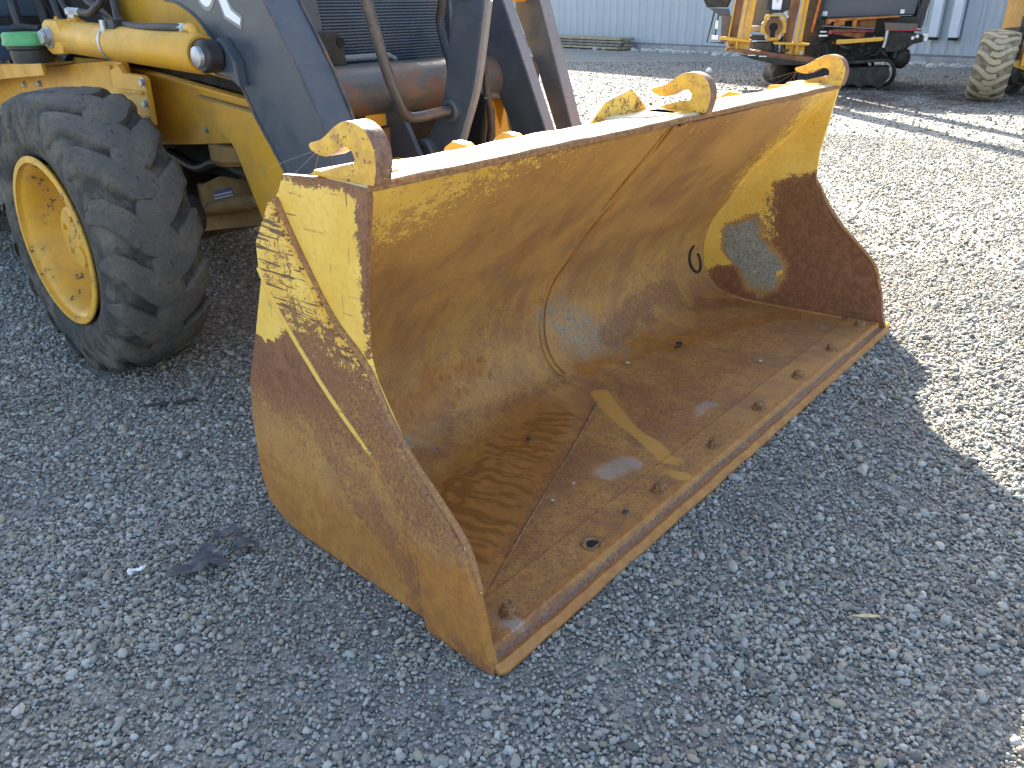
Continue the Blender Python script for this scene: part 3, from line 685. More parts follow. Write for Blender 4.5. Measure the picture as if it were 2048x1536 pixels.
# hooks
hk = [(0, 0), (-.007, .020), (-.010, .045), (-.004, .070), (.012, .090), (.038, .101), (.066, .101), (.092, .091), (.115, .077), (.135, .066), (.155, .060), (.170, .056), (.174, .050), (.166, .043), (.148, .038), (.125, .037), (.105, .044), (.087, .054), (.070, .058), (.056, .056), (.048, .048), (.047, .038), (.054, .031), (.075, .028), (.110, .019), (.150, .008), (.185, 0)]
def make_hook(x0, th=.030, y0=.298, z0=.899):
    P2 = [Vector((0, a, b)) for a, b in hk]; P2.append(P2[0]); sm = smoothpath(P2[:-1], 5)
    bm = B(); prism(bm, [(y0+p.y, z0+p.z) for p in sm], 'X', x0, x0+th)
    es = [e for e in bm.edges if e.is_manifold and e.calc_face_angle(0) > R(60)]
    bmesh.ops.bevel(bm, geom=es, offset=.0045, segments=3, affect='EDGES', profile=.5, clamp_overlap=True)
    bmesh.ops.triangulate(bm, faces=[f for f in bm.faces if len(f.verts) > 6])
    o = obj('lifting_hook', bm, M['hook'], bucket, smooth=True, angle=50)
    return o
hooks = [make_hook(.048, .038), make_hook(1.215, .036, .300, .903), make_hook(2.200, .038)]
for x0, x1 in ((.046, .150), (1.12, 1.26), (2.12, 2.246)):
    bm = B(); prism(bm, [(.335, .8975), (.475, .8975), (.465, .909), (.345, .909)], 'X', x0, x1); obj('hook_pad', bm, M['yellow_old'], bucket, bevel=.004)
# bracket plate beside the middle hook and the yellow ears behind the rail
bm = B(); prism(bm, [(.900, .893), (.975, .945), (1.095, .968), (1.185, .905), (1.185, .80), (.93, .80)], 'Y', .462, .476); o = obj('bracket_plate', bm, M['bucket'], bucket, bevel=.002)
wear(o, [(1, L((.9, .46, .885), (1.2, .46, .885)), .075, 1.1)], (.60, .5, 0, .2), {'scratch': lambda P: .2+0*P[:, 0], 'stain': lambda P: 0*P[:, 0], 'run_sheen': lambda P: 0*P[:, 0], 'pale': lambda P: 0*P[:, 0]})
bm = B(); prism(bm, [(.476, .80), (.476, .965), (.545, .90), (.62, .75), (.60, .66)], 'X', 1.095, 1.110); obj('bracket_plate', bm, M['yellow'], bucket, bevel=.002)
for xc in (.475, .645, 1.66, 1.81):
    bm = B(); prism(bm, [(.442, .80), (.470, .878), (.500, .897), (.535, .900), (.560, .885), (.66, .72), (.83, .52), (.87, .40), (.835, .32), (.775, .41), (.65, .565), (.52, .71)], 'X', xc, xc+.03)
    obj('mounting_ear', bm, M['yellow'], bucket, bevel=.003)
for xc in (1.02, 1.15):
    bm = B(); prism(bm, [(.66, .58), (.80, .70), (.92, .70), (.98, .62), (.90, .42), (.83, .34), (.78, .42)], 'X', xc, xc+.03); obj('mounting_ear', bm, M['yellow'], bucket, bevel=.003)
# C-shaped bead on the shell near the far end
bm = B(); cpath = smoothpath([(2.165, .803, .235), (2.135, .80, .215), (2.13, .798, .18), (2.145, .793, .145), (2.175, .786, .118), (2.205, .784, .118), (2.22, .79, .14), (2.215, .797, .175), (2.20, .80, .19)], 5)
tube(bm, [(p.x, p.y-.006, p.z) for p in cpath], .0055, 7); obj('weld_bead', bm, M['blackdirty'], bucket, smooth=True)
# corner fillet welds along the shell's ends
for far in (False, True):
    pts = []
    for p in PI_[::4]:
        x = xin(p.y, p.z)+.015; pts.append((2.3-x if far else x, p.y, p.z+.002))
    bm = B(); tube(bm, pts, .006, 6); w_ = obj('corner_weld', bm, M['bucket'], bucket, smooth=True)
    wear(w_, [], (0, .3, 0, .4), {'scratch': lambda P: 0*P[:, 0], 'stain': lambda P: 0*P[:, 0], 'run_sheen': lambda P: 0*P[:, 0], 'pale': lambda P: 0*P[:, 0]}, lambda P, Z_: Z_.__setitem__((slice(None), 0), np.clip((P[:, 2]-.35)/.2, 0, .8)))
# thin cobweb strands hanging from the hook tips
for x0 in (.062, 2.22):
    for dy, dz, dx in ((.10, -.055, .01), (.14, -.045, -.02), (.07, -.06, .03)):
        bm = B(); tube(bm, [(x0, .46, .944), (x0+dx, .46+dy, .944+dz)], .00022, 4); obj('cobweb_strand', bm, M['zinc'], bucket)

# --- front wheels
def make_tyre(name, parent, cx, cy, cz, hw, R0, rb, lugh, nl, mat, sgn=1, lw=.058, seg=120, world=True):
    bm = B(); lay = bm.verts.layers.float.new('lug')
    pr = [(-.80, rb), (-.97, rb+.03*R0/.45), (-1.03, rb+.25*(R0-rb)), (-1.06, rb+.5*(R0-rb)), (-1.0, rb+.75*(R0-rb)), (-.90, R0-.016), (-.74, R0-.006), (-.4, R0), (0, R0+.003), (.4, R0), (.74, R0-.006), (.90, R0-.016), (1.0, rb+.75*(R0-rb)), (1.06, rb+.5*(R0-rb)), (1.03, rb+.25*(R0-rb)), (.97, rb+.03*R0/.45), (.80, rb)]
    rings = []
    for u, r in pr:
        rings.append([bm.verts.new((cx+u*hw, cy-r*math.cos(a), cz+r*math.sin(a))) for a in [2*math.pi*k/seg for k in range(seg)]])
    for a, b_ in zip(rings, rings[1:]):
        for k in range(seg): bm.faces.new((a[k], b_[k], b_[(k+1) % seg], a[(k+1) % seg]))
    def surf(u):
        return float(np.interp(abs(u), [0, .4, .74, .90, 1.0, 1.06], [R0+.003, R0, R0-.006, R0-.016, rb+.75*(R0-rb), rb+.5*(R0-rb)]))
    r_ = random.Random(3)
    for side in (-1, 1):
        for k in range(nl):
            t0 = 2*math.pi*(k + (.5 if side > 0 else 0))/nl + r_.uniform(-.01, .01)
            pts = [(1.035, .04), (.98, .03), (.88, .0), (.62, -.085), (.36, -.185), (.16, -.25), (.04, -.262), (-.16, -.245), (-.34, -.225)]
            P = smoothpath([(u*side, t+t0, 0) for u, t in pts], 3); rows = []
            L_ = len(P)
            for i, p in enumerate(P):
                q = P[min(i+1, L_-1)]-P[max(i-1, 0)]; du, dt = q.x*hw, q.y*R0; ln = math.hypot(du, dt) or 1
                nu, nt = -dt/ln, du/ln
                w = lw*(.86 + .34*min(1, max(0, (1.0-abs(p.x))/.7)))*(1+r_.uniform(-.06, .06)); hmul = 1 if i < L_-2 else .75
                if i == L_-1: w *= .6
                row = []
                for off, hh in ((-.58, -.10), (-.52, .62), (-.47, .93), (-.30, 1.0), (0, 1.0), (.30, 1.0), (.47, .93), (.52, .62), (.58, -.10)):
                    u2 = p.x + off*w*nu/hw; t2 = p.y + off*w*nt/R0
                    uu = max(-1.05, min(1.05, u2)); h = lugh*hh*hmul*(1+r_.uniform(-.07, .07) if hh > .3 else 1)
                    sh = .35 if abs(uu) > .97 else 1
                    rad = surf(uu) + h*sh; x = cx + uu*hw + (math.copysign(1, uu)*h*.45 if abs(uu) > .9 else 0)
                    v = bm.verts.new((x, cy-rad*math.cos(t2), cz+rad*math.sin(t2))); v[lay] = max(0, min(1, hh)); row.append(v)
                rows.append(row)
            for a, b_ in zip(rows, rows[1:]):
                for j in range(8): bm.faces.new((a[j], a[j+1], b_[j+1], b_[j]))
            bm.faces.new(rows[0]); bm.faces.new(rows[-1][::-1])
    bmesh.ops.recalc_face_normals(bm, faces=bm.faces)
    return obj(name, bm, mat, parent, smooth=True, angle=42, world=world)
def wheel(cx, sgn, cy=2.072, cz=.478):
    """sgn -1: outside face looks towards -x"""
    bm = B(); c = (cx, cy, cz)
    T = lambda t: t*(-sgn)
    lathe(bm, [(T(-.085), 0), (T(-.085), .100), (T(-.080), .108), (T(-.055), .112), (T(-.05), .125), (T(.0), .130), (T(.02), .130)], c, (1, 0, 0), 48)
    w = obj('wheel', bm, M['yellow_old'], LD, smooth=True, angle=35)
    bm = B()
    lathe(bm, [(T(.14), .235), (T(.02), .225), (T(-.0), .215), (T(.012), .20), (T(.015), .12), (T(.022), .12), (T(.022), .20), (T(.04), .235), (T(.15), .262), (T(.148), .281), (T(.155), .281), (T(.16), .262)], c, (1, 0, 0), 64)
    lathe(bm, [(T(.012), .20), (T(-.02), .222), (T(-.095), .236), (T(-.125), .246), (T(-.138), .256), (T(-.142), .268), (T(-.146), .281), (T(-.152), .283), (T(-.156), .280), (T(-.156), .262), (T(-.15), .262), (T(-.14), .26), (T(-.128), .252), (T(-.09), .246)], c, (1, 0, 0), 64)
    obj('rim', bm, M['yellow_old'], w, smooth=True, angle=50)
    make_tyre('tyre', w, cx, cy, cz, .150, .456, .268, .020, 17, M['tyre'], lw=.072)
    for k in range(5):
        a = 2*math.pi*k/5+.5; bm = B(); hexbolt(bm, (cx+(-.085 if sgn < 0 else .085), cy+.07*math.cos(a), cz+.07*math.sin(a)), (sgn, 0, 0), .011, .008, washer=False)
        obj('hub_bolt', bm, M['yellow_old'], w)
    bm = B(); lathe(bm, [(0, 0), (0, .036), (.01, .034), (.012, .0)], (cx+(-.085 if sgn < 0 else .085), cy-.035, cz-.055), (sgn, 0, 0), 28); obj('hub_boss', bm, M['yellow_old'], w, smooth=True)
    return w
w1 = wheel(.258, -1); w2 = wheel(2.04, 1)
w1['label'] = 'front wheel with chevron tyre and chipped yellow rim'

# --- frame, left side (x near .55) and its mirror
def part(name, bm, mat, bevel=.003, smooth=False, parent=LD, label=None, angle=35):
    o = obj(name, bm, mat, parent, bevel=bevel, smooth=smooth, angle=angle)
    if label: o['label'] = label
    return o
def mir(x): return 2.3-x
for s in (0, 1):
    X = (lambda a, b: (a, b)) if s == 0 else (lambda a, b: (mir(b), mir(a)))
    bm = B(); prism(bm, [(3.9, .86), (3.087, .965), (2.345, 1.012), (2.335, .964), (2.236, .960), (2.23, .785), (2.26, .70), (3.9, .62)], 'X', *X(.58, .605)); part('frame_side_plate', bm, M['yellow'])
    bm = B(); prism(bm, [(3.9, .900), (3.256, .976), (2.80, .993), (2.80, .948), (3.304, .912), (3.9, .84)], 'X', *X(.47, .485)); part('deck_lip', bm, M['yellow'])
    bm = B(); prism(bm, [(2.80, .995), (2.80, .985), (3.9, .895), (3.9, .905)], 'X', *X(.485, .60)); part('step_deck', bm, M['dusty_yellow'])
    bm = B(); prism(bm, [(2.31, 1.017), (2.31, 1.007), (3.9, .905), (3.9, .915)], 'X', *X(.60, .86)); part('deck_plate', bm, M['dusty_yellow'])
    bm = B(); prism(bm, [(2.40, .975), (2.33, 1.0), (2.30, .972), (2.158, .968), (2.138, .955), (2.148, .80), (2.17, .79), (2.40, .84)], 'X', *X(.556, .578)); part('bolted_bracket', bm, M['yellow'], .004)
    bm = B(); box(bm, *X(.545, .557), 2.16, 2.36, .905, .915); box(bm, *X(.545, .557), 2.16, 2.36, .822, .831); part('bracket_rib', bm, M['yellow'], .003)
    bm = B(); tube(bm, [(.576 if s == 0 else mir(.576), 2.44, .99), (.576 if s == 0 else mir(.576), 2.415, .93), (.576 if s == 0 else mir(.576), 2.39, .82)], .009, 8); part('weld_bead', bm, M['yellow'], 0, True)
    for (y, z) in ((2.150, .945), (2.162, .873), (2.172, .806), (3.35, .881), (3.17, .893)):
        bm = B(); x_ = .556 if y < 2.3 else .579
        hexbolt(bm, (x_ if s == 0 else mir(x_), y, z), (-1 if s == 0 else 1, 0, 0), .013, .012); part('frame_bolt', bm, M['zinc'], 0)
    bm = B(); prism(bm, [(2.70, .990), (1.36, .865), (1.40, .68), (1.785, .756), (2.065, .726), (2.45, .69), (2.7, .67)], 'X', *X(.68, .705)); part('main_frame_rail', bm, M['yellow'], .003)
    bm = B(); prism(bm, [(2.56, .987), (1.40, .878), (1.40, .868), (2.56, .977)], 'X', *X(.668, .705)); part('rail_flange', bm, M['yellow'], .002)
    bm = B(); prism(bm, [(2.52, .985), (1.40, .880), (1.40, .93), (2.44, 1.03)], 'X', *X(.72, .73)); part('hose_channel', bm, M['blackdirty'], 0)
    bm = B(); prism(bm, [(2.42, 1.020), (1.656, .940), (1.50, .930), (1.55, 1.03), (1.9, 1.06), (2.42, 1.055)], 'X', *X(.70, .74)); part('upper_frame_bar', bm, M['yellow'], .004)
    # leg plate that drops ahead of the axle, folded top
    leg = [(1.994, .895), (1.573, .860), (1.42, .848), (1.36, .62), (1.40, .455), (1.625, .498), (1.681, .516), (1.797, .734), (1.82, .757), (1.902, .792)]
    bm = B(); vo = []
    # outer skin leans out towards the front
    for y, z in leg: vo.append((.655 + (.022*max(0, (y-1.65)/.35)), y, z))
    if s: vo = [(mir(a), b_, c_) for a, b_, c_ in vo]
    inn = [((.80 if s == 0 else mir(.80)), b_, c_) for a, b_, c_ in vo]
    A_ = [bm.verts.new(p) for p in vo]; Bv = [bm.verts.new(p) for p in inn]; bm.faces.new(A_); bm.faces.new(Bv[::-1])
    for i in range(len(A_)): bm.faces.new((A_[i], Bv[i], Bv[(i+1) % len(A_)], A_[(i+1) % len(A_)]))
    bmesh.ops.recalc_face_normals(bm, faces=bm.faces); part('bumper_leg', bm, M['yellow'], .003)
    bm = B(); prism(bm, [(1.99, .8975), (1.42, .850), (1.42, .857), (1.99, .9035)], 'X', *X(.655, .80)); part('leg_cap_plate', bm, M['dusty_yellow'], .001)
    bm = B(); lathe(bm, [(-.04, 0), (-.04, .10), (-.02, .115), (.03, .115), (.035, .09), (.045, .07), (.045, 0)], (.78 if s == 0 else mir(.78), 1.95, .70), (0, 0, 1), 32); part('steering_knuckle', bm, M['axle_tan'], 0, True)
    bm = B(); hexbolt(bm, (.679 if s == 0 else mir(.679), 1.995, .783), (-1 if s == 0 else 1, 0, 0), .009, .01); part('frame_bolt', bm, M['zinc'], 0)

# axle across
bm = B(); prism(bm, [(2.70, .33), (2.64, .445), (2.511, .508), (2.44, .505), (2.30, .555), (2.24, .565), (2.17, .635), (2.10, .64), (2.00, .60), (1.96, .45)], 'X', .85, 1.45); part('front_axle_housing', bm, M['axle_tan'], .012, True)
bm = B(); tube(bm, [(.80, 2.60, .362), (.80, 1.92, .518)], .026, 18); tube(bm, [(.80, 2.20, .454), (.80, 1.98, .505)], .031, 18); part('axle_strut', bm, M['axle_tan'], 0, True)
bm = B(); prism(bm, [(2.60, .345), (1.93, .505), (1.90, .425), (2.55, .285)], 'X', .82, .92); part('axle_beam', bm, M['axle_tan'], .004)
for x0, x1 in ((.33, .62), (1.68, 1.97)):
    bm = B(); tube(bm, [(x0, 2.072, .478), (x1, 2.072, .478)], .07, 20); part('axle_tube', bm, M['blackdirty'], 0, True)
bm = B(); rp = [(2.986, .469), (2.93, .435), (2.88, .455), (2.82, .455), (2.753, .475), (2.70, .49), (2.64, .483), (2.60, .505), (2.555, .53), (2.58, .545), (2.65, .55), (2.70, .57), (2.80, .60), (2.92, .60), (3.0, .55)]
prism(bm, rp, 'X', 1.0, 1.02); part('rusted_guard', bm, M['rust_orange'], .003)
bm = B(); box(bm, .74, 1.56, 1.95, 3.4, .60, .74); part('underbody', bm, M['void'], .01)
bm = B(); box(bm, .80, 1.50, 2.48, 5.1, .26, .62); part('belly_sun_block', bm, M['blackdirty'], .02)  # unseen belly box, added to keep sun off the ground below
bm = B(); box(bm, .5, 1.8, 5.15, 6.3, .22, 1.3); part('rear_sun_block', bm, M['yellow'], .03)  # unseen box added at the rear to block low sun
for x0, x1 in ((.36, .62), (1.68, 1.94)):
    bm = B(); box(bm, x0, x1, 2.85, 4.25, .20 if x0 > 1 else .42, .62); part('cab_step_block', bm, M['dark'], .01)  # steps added for shade; the far one reaches lower to block sun
bm = B(); tube(bm, [(.4, 5.0, .72), (1.9, 5.0, .72)], .12, 20); part('rear_axle', bm, M['yellow'], 0, True)
bm = B(); tube(bm, smoothpath([(.72, 2.4, .66), (.72, 2.2, .62), (.71, 2.0, .665), (.72, 1.8, .63), (.72, 1.6, .67)], 5), .018, 10); part('brake_hose', bm, M['hose'], 0, True)
bm = B(); prism(bm, [(2.75, .60), (2.45, .66), (2.10, .64), (2.2, .56), (2.5, .53), (2.75, .5)], 'X', .98, .995); part('axle_cover', bm, M['rust'], .003)
# blue data label on the axle
bm = B(); prism(bm, [(2.343, .489), (2.195, .525), (2.187, .487), (2.338, .449)], 'X', .8485, .852); part('data_label', bm, M['bluelab'], .0005)
lab = bpy.context.scene.collection.objects[-1] if False else None
bm = B()
for k in range(2): prism(bm, [(2.340-.002*k, .474-.012*k), (2.192-.002*k, .510-.012*k), (2.191-.002*k, .504-.012*k), (2.339-.002*k, .468-.012*k)], 'X', .8472, .8484)
part('label_stripe', bm, M['white'], 0)

# engine hood, cab and rear for their mass and shade
bm = B(); prism(bm, [(1.62, .93), (1.62, 1.50), (1.75, 1.62), (3.55, 1.78), (3.55, .93)], 'X', .78, 1.52); part('engine_hood', bm, M['yellow'], .02)
bm = B(); prism(bm, [(3.6, .75), (3.6, 1.45), (3.75, 2.6), (5.1, 2.62), (5.2, .75)], 'X', .62, 1.68); part('cab', bm, M['dark'], .03)
bm = B(); prism(bm, [(3.58, 1.5), (3.735, 2.5), (3.725, 2.5), (3.57, 1.5)], 'X', .70, 1.60); part('windscreen', bm, M['glass'], 0)
bm = B(); prism(bm, [(3.55, 2.63), (5.3, 2.65), (5.3, 2.72), (3.5, 2.70)], 'X', .55, 1.75); part('cab_roof', bm, M['dusty_yellow'], .02)
bm = B(); box(bm, .30, .76, 3.22, 3.75, .99, 1.125); box(bm, .30, .76, 3.26, 3.75, 1.155, 1.60); part('side_tank', bm, M['tank'], .012)
bm = B(); box(bm, .32, .75, 3.24, 3.7, 1.125, 1.155); part('tank_gap', bm, M['black'], 0)
bm = B(); box(bm, .30, .74, 3.235, 3.245, 1.118, 1.122); part('tank_trim', bm, M['rust_orange'], 0)
for s in (-1, 1):
    bm = B(); xx = 1.15+s*.85
    cy_, cz_ = 5.0, .72
    make_tyre('rear_tyre', LD, xx, cy_, cz_, .22, .68, .36, .035, 18, M['tyre'], lw=.07)
    bm = B(); lathe(bm, [(0, 0), (0, .1), (-.02*s, .32), (.12*s, .37), (.13*s, .38), (-.1*s, .38)], (xx, cy_, cz_), (1, 0, 0), 40); part('rear_rim', bm, M['yellow'], 0, True)
# far side yellow panel behind the hoses
bm = B(); prism(bm, [(3.20, .99), (3.20, 1.5), (1.75, 1.5), (1.75, 1.04), (2.3, 1.0)], 'X', .762, .775); part('hood_side_panel', bm, M['yellow'], .003)
bm = B(); prism(bm, [(2.02, 1.125), (1.86, 1.10), (1.86, 1.085), (2.02, 1.11)], 'X', .745, .762); part('panel_slot', bm, M['dusty_yellow'], .002)
# filler neck and green cap
bm = B(); lathe(bm, [(0, .070), (.02, .073), (.045, .073), (.05, .080), (.062, .080)], (.42, 2.72, 1.0), (0, 0, 1), 36); fn_ = part('filler_neck', bm, M['black'], 0, True)
bm = B(); lathe(bm, [(.062, .0), (.062, .090), (.07, .092), (.078, .088), (.100, .088), (.108, .080), (.110, .0)], (.42, 2.72, 1.0), (0, 0, 1), 40); gc = part('filler_cap', bm, M['green'], 0, True, parent=fn_, angle=30)
bm = B(); lathe(bm, [(0, 0), (0, .016), (.01, .014), (.012, 0)], (.40, 2.77, 1.115), (0, 0, 1), 16); part('cap_knob', bm, M['green'], 0, True, parent=fn_)
bm = B(); tube(bm, [(.385, 2.76, 1.117), (.42, 2.73, 1.122), (.45, 2.67, 1.116)], [.016, .014, .012], 8); part('cap_strap', bm, M['black'], 0, True, parent=fn_)
for pts, r in ((((.60, 3.1, 1.30), (.60, 3.0, 1.18), (.58, 2.92, 1.06), (.60, 2.85, 1.0)), .022), (((.66, 3.1, 1.30), (.66, 3.0, 1.15), (.64, 2.9, 1.02)), .025),
               (((.62, 2.95, 1.30), (.61, 2.87, 1.16), (.60, 2.82, 1.03)), .018), (((.52, 3.05, 1.30), (.50, 3.02, 1.2), (.50, 2.98, 1.05)), .018)):
    bm = B(); tube(bm, smoothpath(pts, 5), r, 10); part('hydraulic_hose', bm, M['hose'], 0, True)
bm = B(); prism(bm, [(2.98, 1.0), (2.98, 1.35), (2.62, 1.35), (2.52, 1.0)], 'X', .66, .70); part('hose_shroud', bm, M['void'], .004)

# --- lift cylinder beside the arm
CA = Vector((.50, 2.555, 1.090)); CB = Vector((.50, 1.605, 1.054)); cd = (CB-CA).normalized()
def alongcyl(t): return CA + cd*t
cl = (CB-CA).length
bm = B(); lathe(bm, [(.0, 0), (.0, .05), (.012, .057), (.20, .057), (cl-.01, .0585), (cl, .052), (cl, 0)], CA, cd, 40); lc = part('lift_cylinder', bm, M['yellow'], 0, True)
bm = B(); prism(bm, [(2.64, 1.045), (2.655, 1.09), (2.64, 1.135), (2.60, 1.15), (2.50, 1.146), (2.47, 1.09), (2.50, 1.034), (2.60, 1.03)], 'X', .445, .555); obj('cylinder_eye', bm, M['yellow'], lc, bevel=.012, smooth=True)
bm = B(); lathe(bm, [(0, 0), (0, .038), (.006, .038), (.007, .030), (.018, .030), (.02, 0)], (.445, 2.585, 1.090), (-1, 0, 0), 28); hexbolt(bm, (.427, 2.585, 1.090), (-1, 0, 0), .026, .014, washer=False); obj('pivot_pin', bm, M['zinc'], lc, smooth=True, angle=25)
bm = B(); lathe(bm, [(cl, 0), (cl, .045), (cl+.008, .045), (cl+.009, 0)], CA, cd, 32); obj('gland_ring', bm, M['rust'], lc, smooth=True)
bm = B(); tube(bm, [CB, CB+cd*.05], .025, 20); obj('piston_rod', bm, M['zinc'], lc, smooth=True)
bm = B(); c_ = alongcyl(.38); lathe(bm, [(-.008, .0585), (-.008, .0605), (.008, .0605), (.008, .0585)], c_, cd, 40); obj('hose_clamp', bm, M['zinc'], lc, smooth=True)
bm = B(); lathe(bm, [(-.028, 0), (-.028, .040), (-.02, .046), (.02, .046), (.028, .040), (.028, 0)], (.485, 1.548, 1.050), (-1, 0, 0), 32); part('arm_boss', bm, M['black'], .0, True)
bm = B(); lathe(bm, [(0, 0), (0, .030), (.012, .028), (.016, .018), (.018, .0)], (.457, 1.552, 1.050), (-1, 0, 0), 24); part('pivot_pin', bm, M['zinc'], 0, True)
bm = B(); prism(bm, [(1.60, 1.035), (1.58, 1.085), (1.53, 1.10), (1.47, 1.04), (1.46, .965), (1.50, .985), (1.59, .995)], 'X', .515, .552); part('arm_bracket', bm, M['dark'], .006)
# fittings and hoses on the cylinder
bm = B(); tube(bm, [(.50, 2.47, 1.14), (.50, 2.47, 1.165)], .017, 12); tube(bm, [(.50, 2.50, 1.176), (.50, 2.40, 1.172)], .0135, 6); hexbolt(bm, (.50, 2.49, 1.163), (0, 0, 1), .016, .022, washer=False); obj('hose_fitting', bm, M['zinc'], lc, smooth=True, angle=25)
bm = B(); lathe(bm, [(0, .021), (.012, .021), (.012, 0)], (.50, 2.47, 1.142), (0, 0, 1), 16); tube(bm, [(.47, 2.55, 1.14), (.47, 2.55, 1.158)], .006, 8); obj('port_boss', bm, M['yellow_old'], lc, smooth=True, angle=30)
def hose(pts, r=.013): 
    bm = B(); tube(bm, smoothpath(pts, 6), r, 12); obj('hydraulic_hose', bm, M['hose'], lc, smooth=True)
hose([(.50, 2.40, 1.172), (.50, 2.33, 1.168), (.50, 2.27, 1.185), (.51, 2.225, 1.215), (.52, 2.20, 1.30)])
hose([(.53, 2.47, 1.30), (.53, 2.41, 1.22), (.53, 2.31, 1.175), (.52, 2.22, 1.143), (.50, 2.17, 1.130), (.49, 2.10, 1.128)])
hose([(.52, 2.19, 1.30), (.52, 2.165, 1.21), (.51, 2.14, 1.15), (.50, 2.09, 1.132), (.49, 1.95, 1.126), (.49, 1.80, 1.126), (.50, 1.70, 1.124)])
bm = B(); box(bm, .465, .515, 2.085, 2.155, 1.112, 1.150); obj('clamp_block', bm, M['black'], lc, bevel=.008, smooth=True)
bm = B(); box(bm, .455, .466, 2.142, 2.166, 1.098, 1.148); obj('clamp_buckle', bm, M['zinc'], lc, bevel=.002)
bm = B(); tube(bm, [(.50, 1.715, 1.124), (.50, 1.68, 1.124)], .0145, 6); tube(bm, [(.50, 1.68, 1.124), (.50, 1.66, 1.124)], .0125, 10); obj('hose_fitting', bm, M['zinc'], lc, smooth=True, angle=25)
bm = B(); tube(bm, smoothpath([(.50, 1.665, 1.125), (.50, 1.640, 1.122), (.50, 1.633, 1.10), (.50, 1.635, 1.085)], 4), .015, 12); obj('port_elbow', bm, M['yellow'], lc, smooth=True)
bm = B(); tube(bm, [(.53, 2.69, 1.30), (.53, 2.60, 1.19), (.53, 2.57, 1.15)], .011, 8); obj('thin_hose', bm, M['hose'], lc, smooth=True)

# --- left lift arm (box section)
arm = [(1.60, 1.62), (1.95, 1.32), (1.873, 1.203), (1.797, 1.193), (1.692, 1.150), (1.614, 1.084), (1.561, 1.029), (1.508, .975), (1.442, .871), (1.322, .715), (1.200, .50), (1.12, .30), (1.02, .22), (.92, .28), (.97, .45), (1.03, .62), (1.088, .776), (1.129, .881), (1.213, 1.033), (1.328, 1.196), (1.44, 1.36)]
bm = B(); prism(bm, arm, 'X', .552, .668); la = part('loader_arm', bm, M['dark'], .004)
for xx in (.5505, .6695):
    pts = [(xx, y-.002, z) for y, z in arm[12:]]
    bm = B(); tube(bm, smoothpath(pts, 4), .0045, 6); obj('worn_edge', bm, M['rustrod'], la, smooth=True)
bm = B(); tube(bm, smoothpath([(.5505, y+.003, z) for y, z in arm[2:11]], 4), .0045, 6); obj('worn_edge', bm, M['rustrod'], la, smooth=True)
# decal: the end of a model number, "0L"
def yz(pts, x0, x1, mat, nm):
    bm = B(); prism(bm, pts, 'X', x0, x1); obj(nm, bm, mat, la)
Lp = [(1.60, 1.30), (1.574, 1.30), (1.497, 1.171), (1.453, 1.150), (1.462, 1.132), (1.532, 1.157)]
cy_ = sum(p[0] for p in Lp)/6; cz_ = sum(p[1] for p in Lp)/6
yz(Lp, .5495, .5525, M['white'], 'decal_letter')
Lo = [(1.608, 1.305), (1.566, 1.305), (1.489, 1.177), (1.443, 1.155), (1.459, 1.120), (1.540, 1.150)]
yz(Lo, .5505, .5525, M['grey'], 'decal_outline')
def ringpoly(cy, cz, ry, rz, rot, x0, x1, mat, nm, inner=.5):
    bm = B(); K = 28; A_ = [];
    for x in (x0, x1):
        o_ = []; i_ = []
        for k in range(K):
            a = 2*math.pi*k/K; e = 2.6
            ca, sa = math.cos(a), math.sin(a); q = (abs(ca)**e + abs(sa)**e)**(-1/e)
            for lst, f in ((o_, 1), (i_, inner)):
                yy, zz = ca*q*ry*(f if f == 1 else f*.9), sa*q*(rz if f == 1 else rz*.68)
                lst.append(bm.verts.new((x, cy+yy*math.cos(rot)-zz*math.sin(rot), cz+yy*math.sin(rot)+zz*math.cos(rot))))
        A_.append((o_, i_))
    for k in range(K):
        k2 = (k+1) % K
        for o_, i_ in A_: bm.faces.new((o_[k], o_[k2], i_[k2], i_[k]))
        for j in (0, 1): bm.faces.new((A_[0][j][k], A_[0][j][k2], A_[1][j][k2], A_[1][j][k]))
    bmesh.ops.recalc_face_normals(bm, faces=bm.faces); obj(nm, bm, mat, la)
ringpoly(1.608, 1.258, .045, .080, R(28), .5495, .5525, M['white'], 'decal_letter')
ringpoly(1.608, 1.258, .056, .091, R(28), .5507, .5525, M['grey'], 'decal_outline', .38)

# right arm: two inclined plates
r1 = [(1.60, 1.62), (1.42, 1.30), (1.435, 1.16), (1.446, 1.044), (1.368, .920), (1.295, .789), (1.24, .66), (1.16, .45), (1.02, .22), (.92, .28), (1.00, .50), (1.075, .68), (1.109, .746), (1.207, .961), (1.316, 1.192), (1.40, 1.36)]
bm = B(); prism(bm, r1, 'X', 1.532, 1.585); ra_ = part('loader_arm', bm, M['dark'], .004)
bm = B(); prism(bm, [(1.40, 1.36), (1.316, 1.192), (1.207, .961), (1.109, .746), (1.075, .68), (1.070, .681), (1.104, .748), (1.202, .963), (1.311, 1.194), (1.395, 1.362)], 'X', 1.534, 1.583); obj('arm_front_edge', bm, M['dark_edge'], ra_)  # front edge painted paler, as if catching more sky
r2 = [(1.60, 1.60), (1.45, 1.30), (1.441, 1.157), (1.327, .943), (1.231, .720), (1.15, .45), (1.02, .22), (.92, .28), (.98, .45), (1.09, .62), (1.136, .68), (1.175, .785), (1.323, 1.191), (1.40, 1.38)]
bm = B(); prism(bm, r2, 'X', 1.752, 1.815); rb_ = part('loader_arm', bm, M['dark'], .004)
bm = B(); prism(bm, [(1.40, 1.38), (1.323, 1.191), (1.175, .785), (1.136, .68), (1.130, .682), (1.169, .787), (1.317, 1.193), (1.395, 1.38)], 'X', 1.754, 1.813); obj('arm_front_edge', bm, M['dark_edge'], rb_)  # same painted sky-lit front edge on the second plate
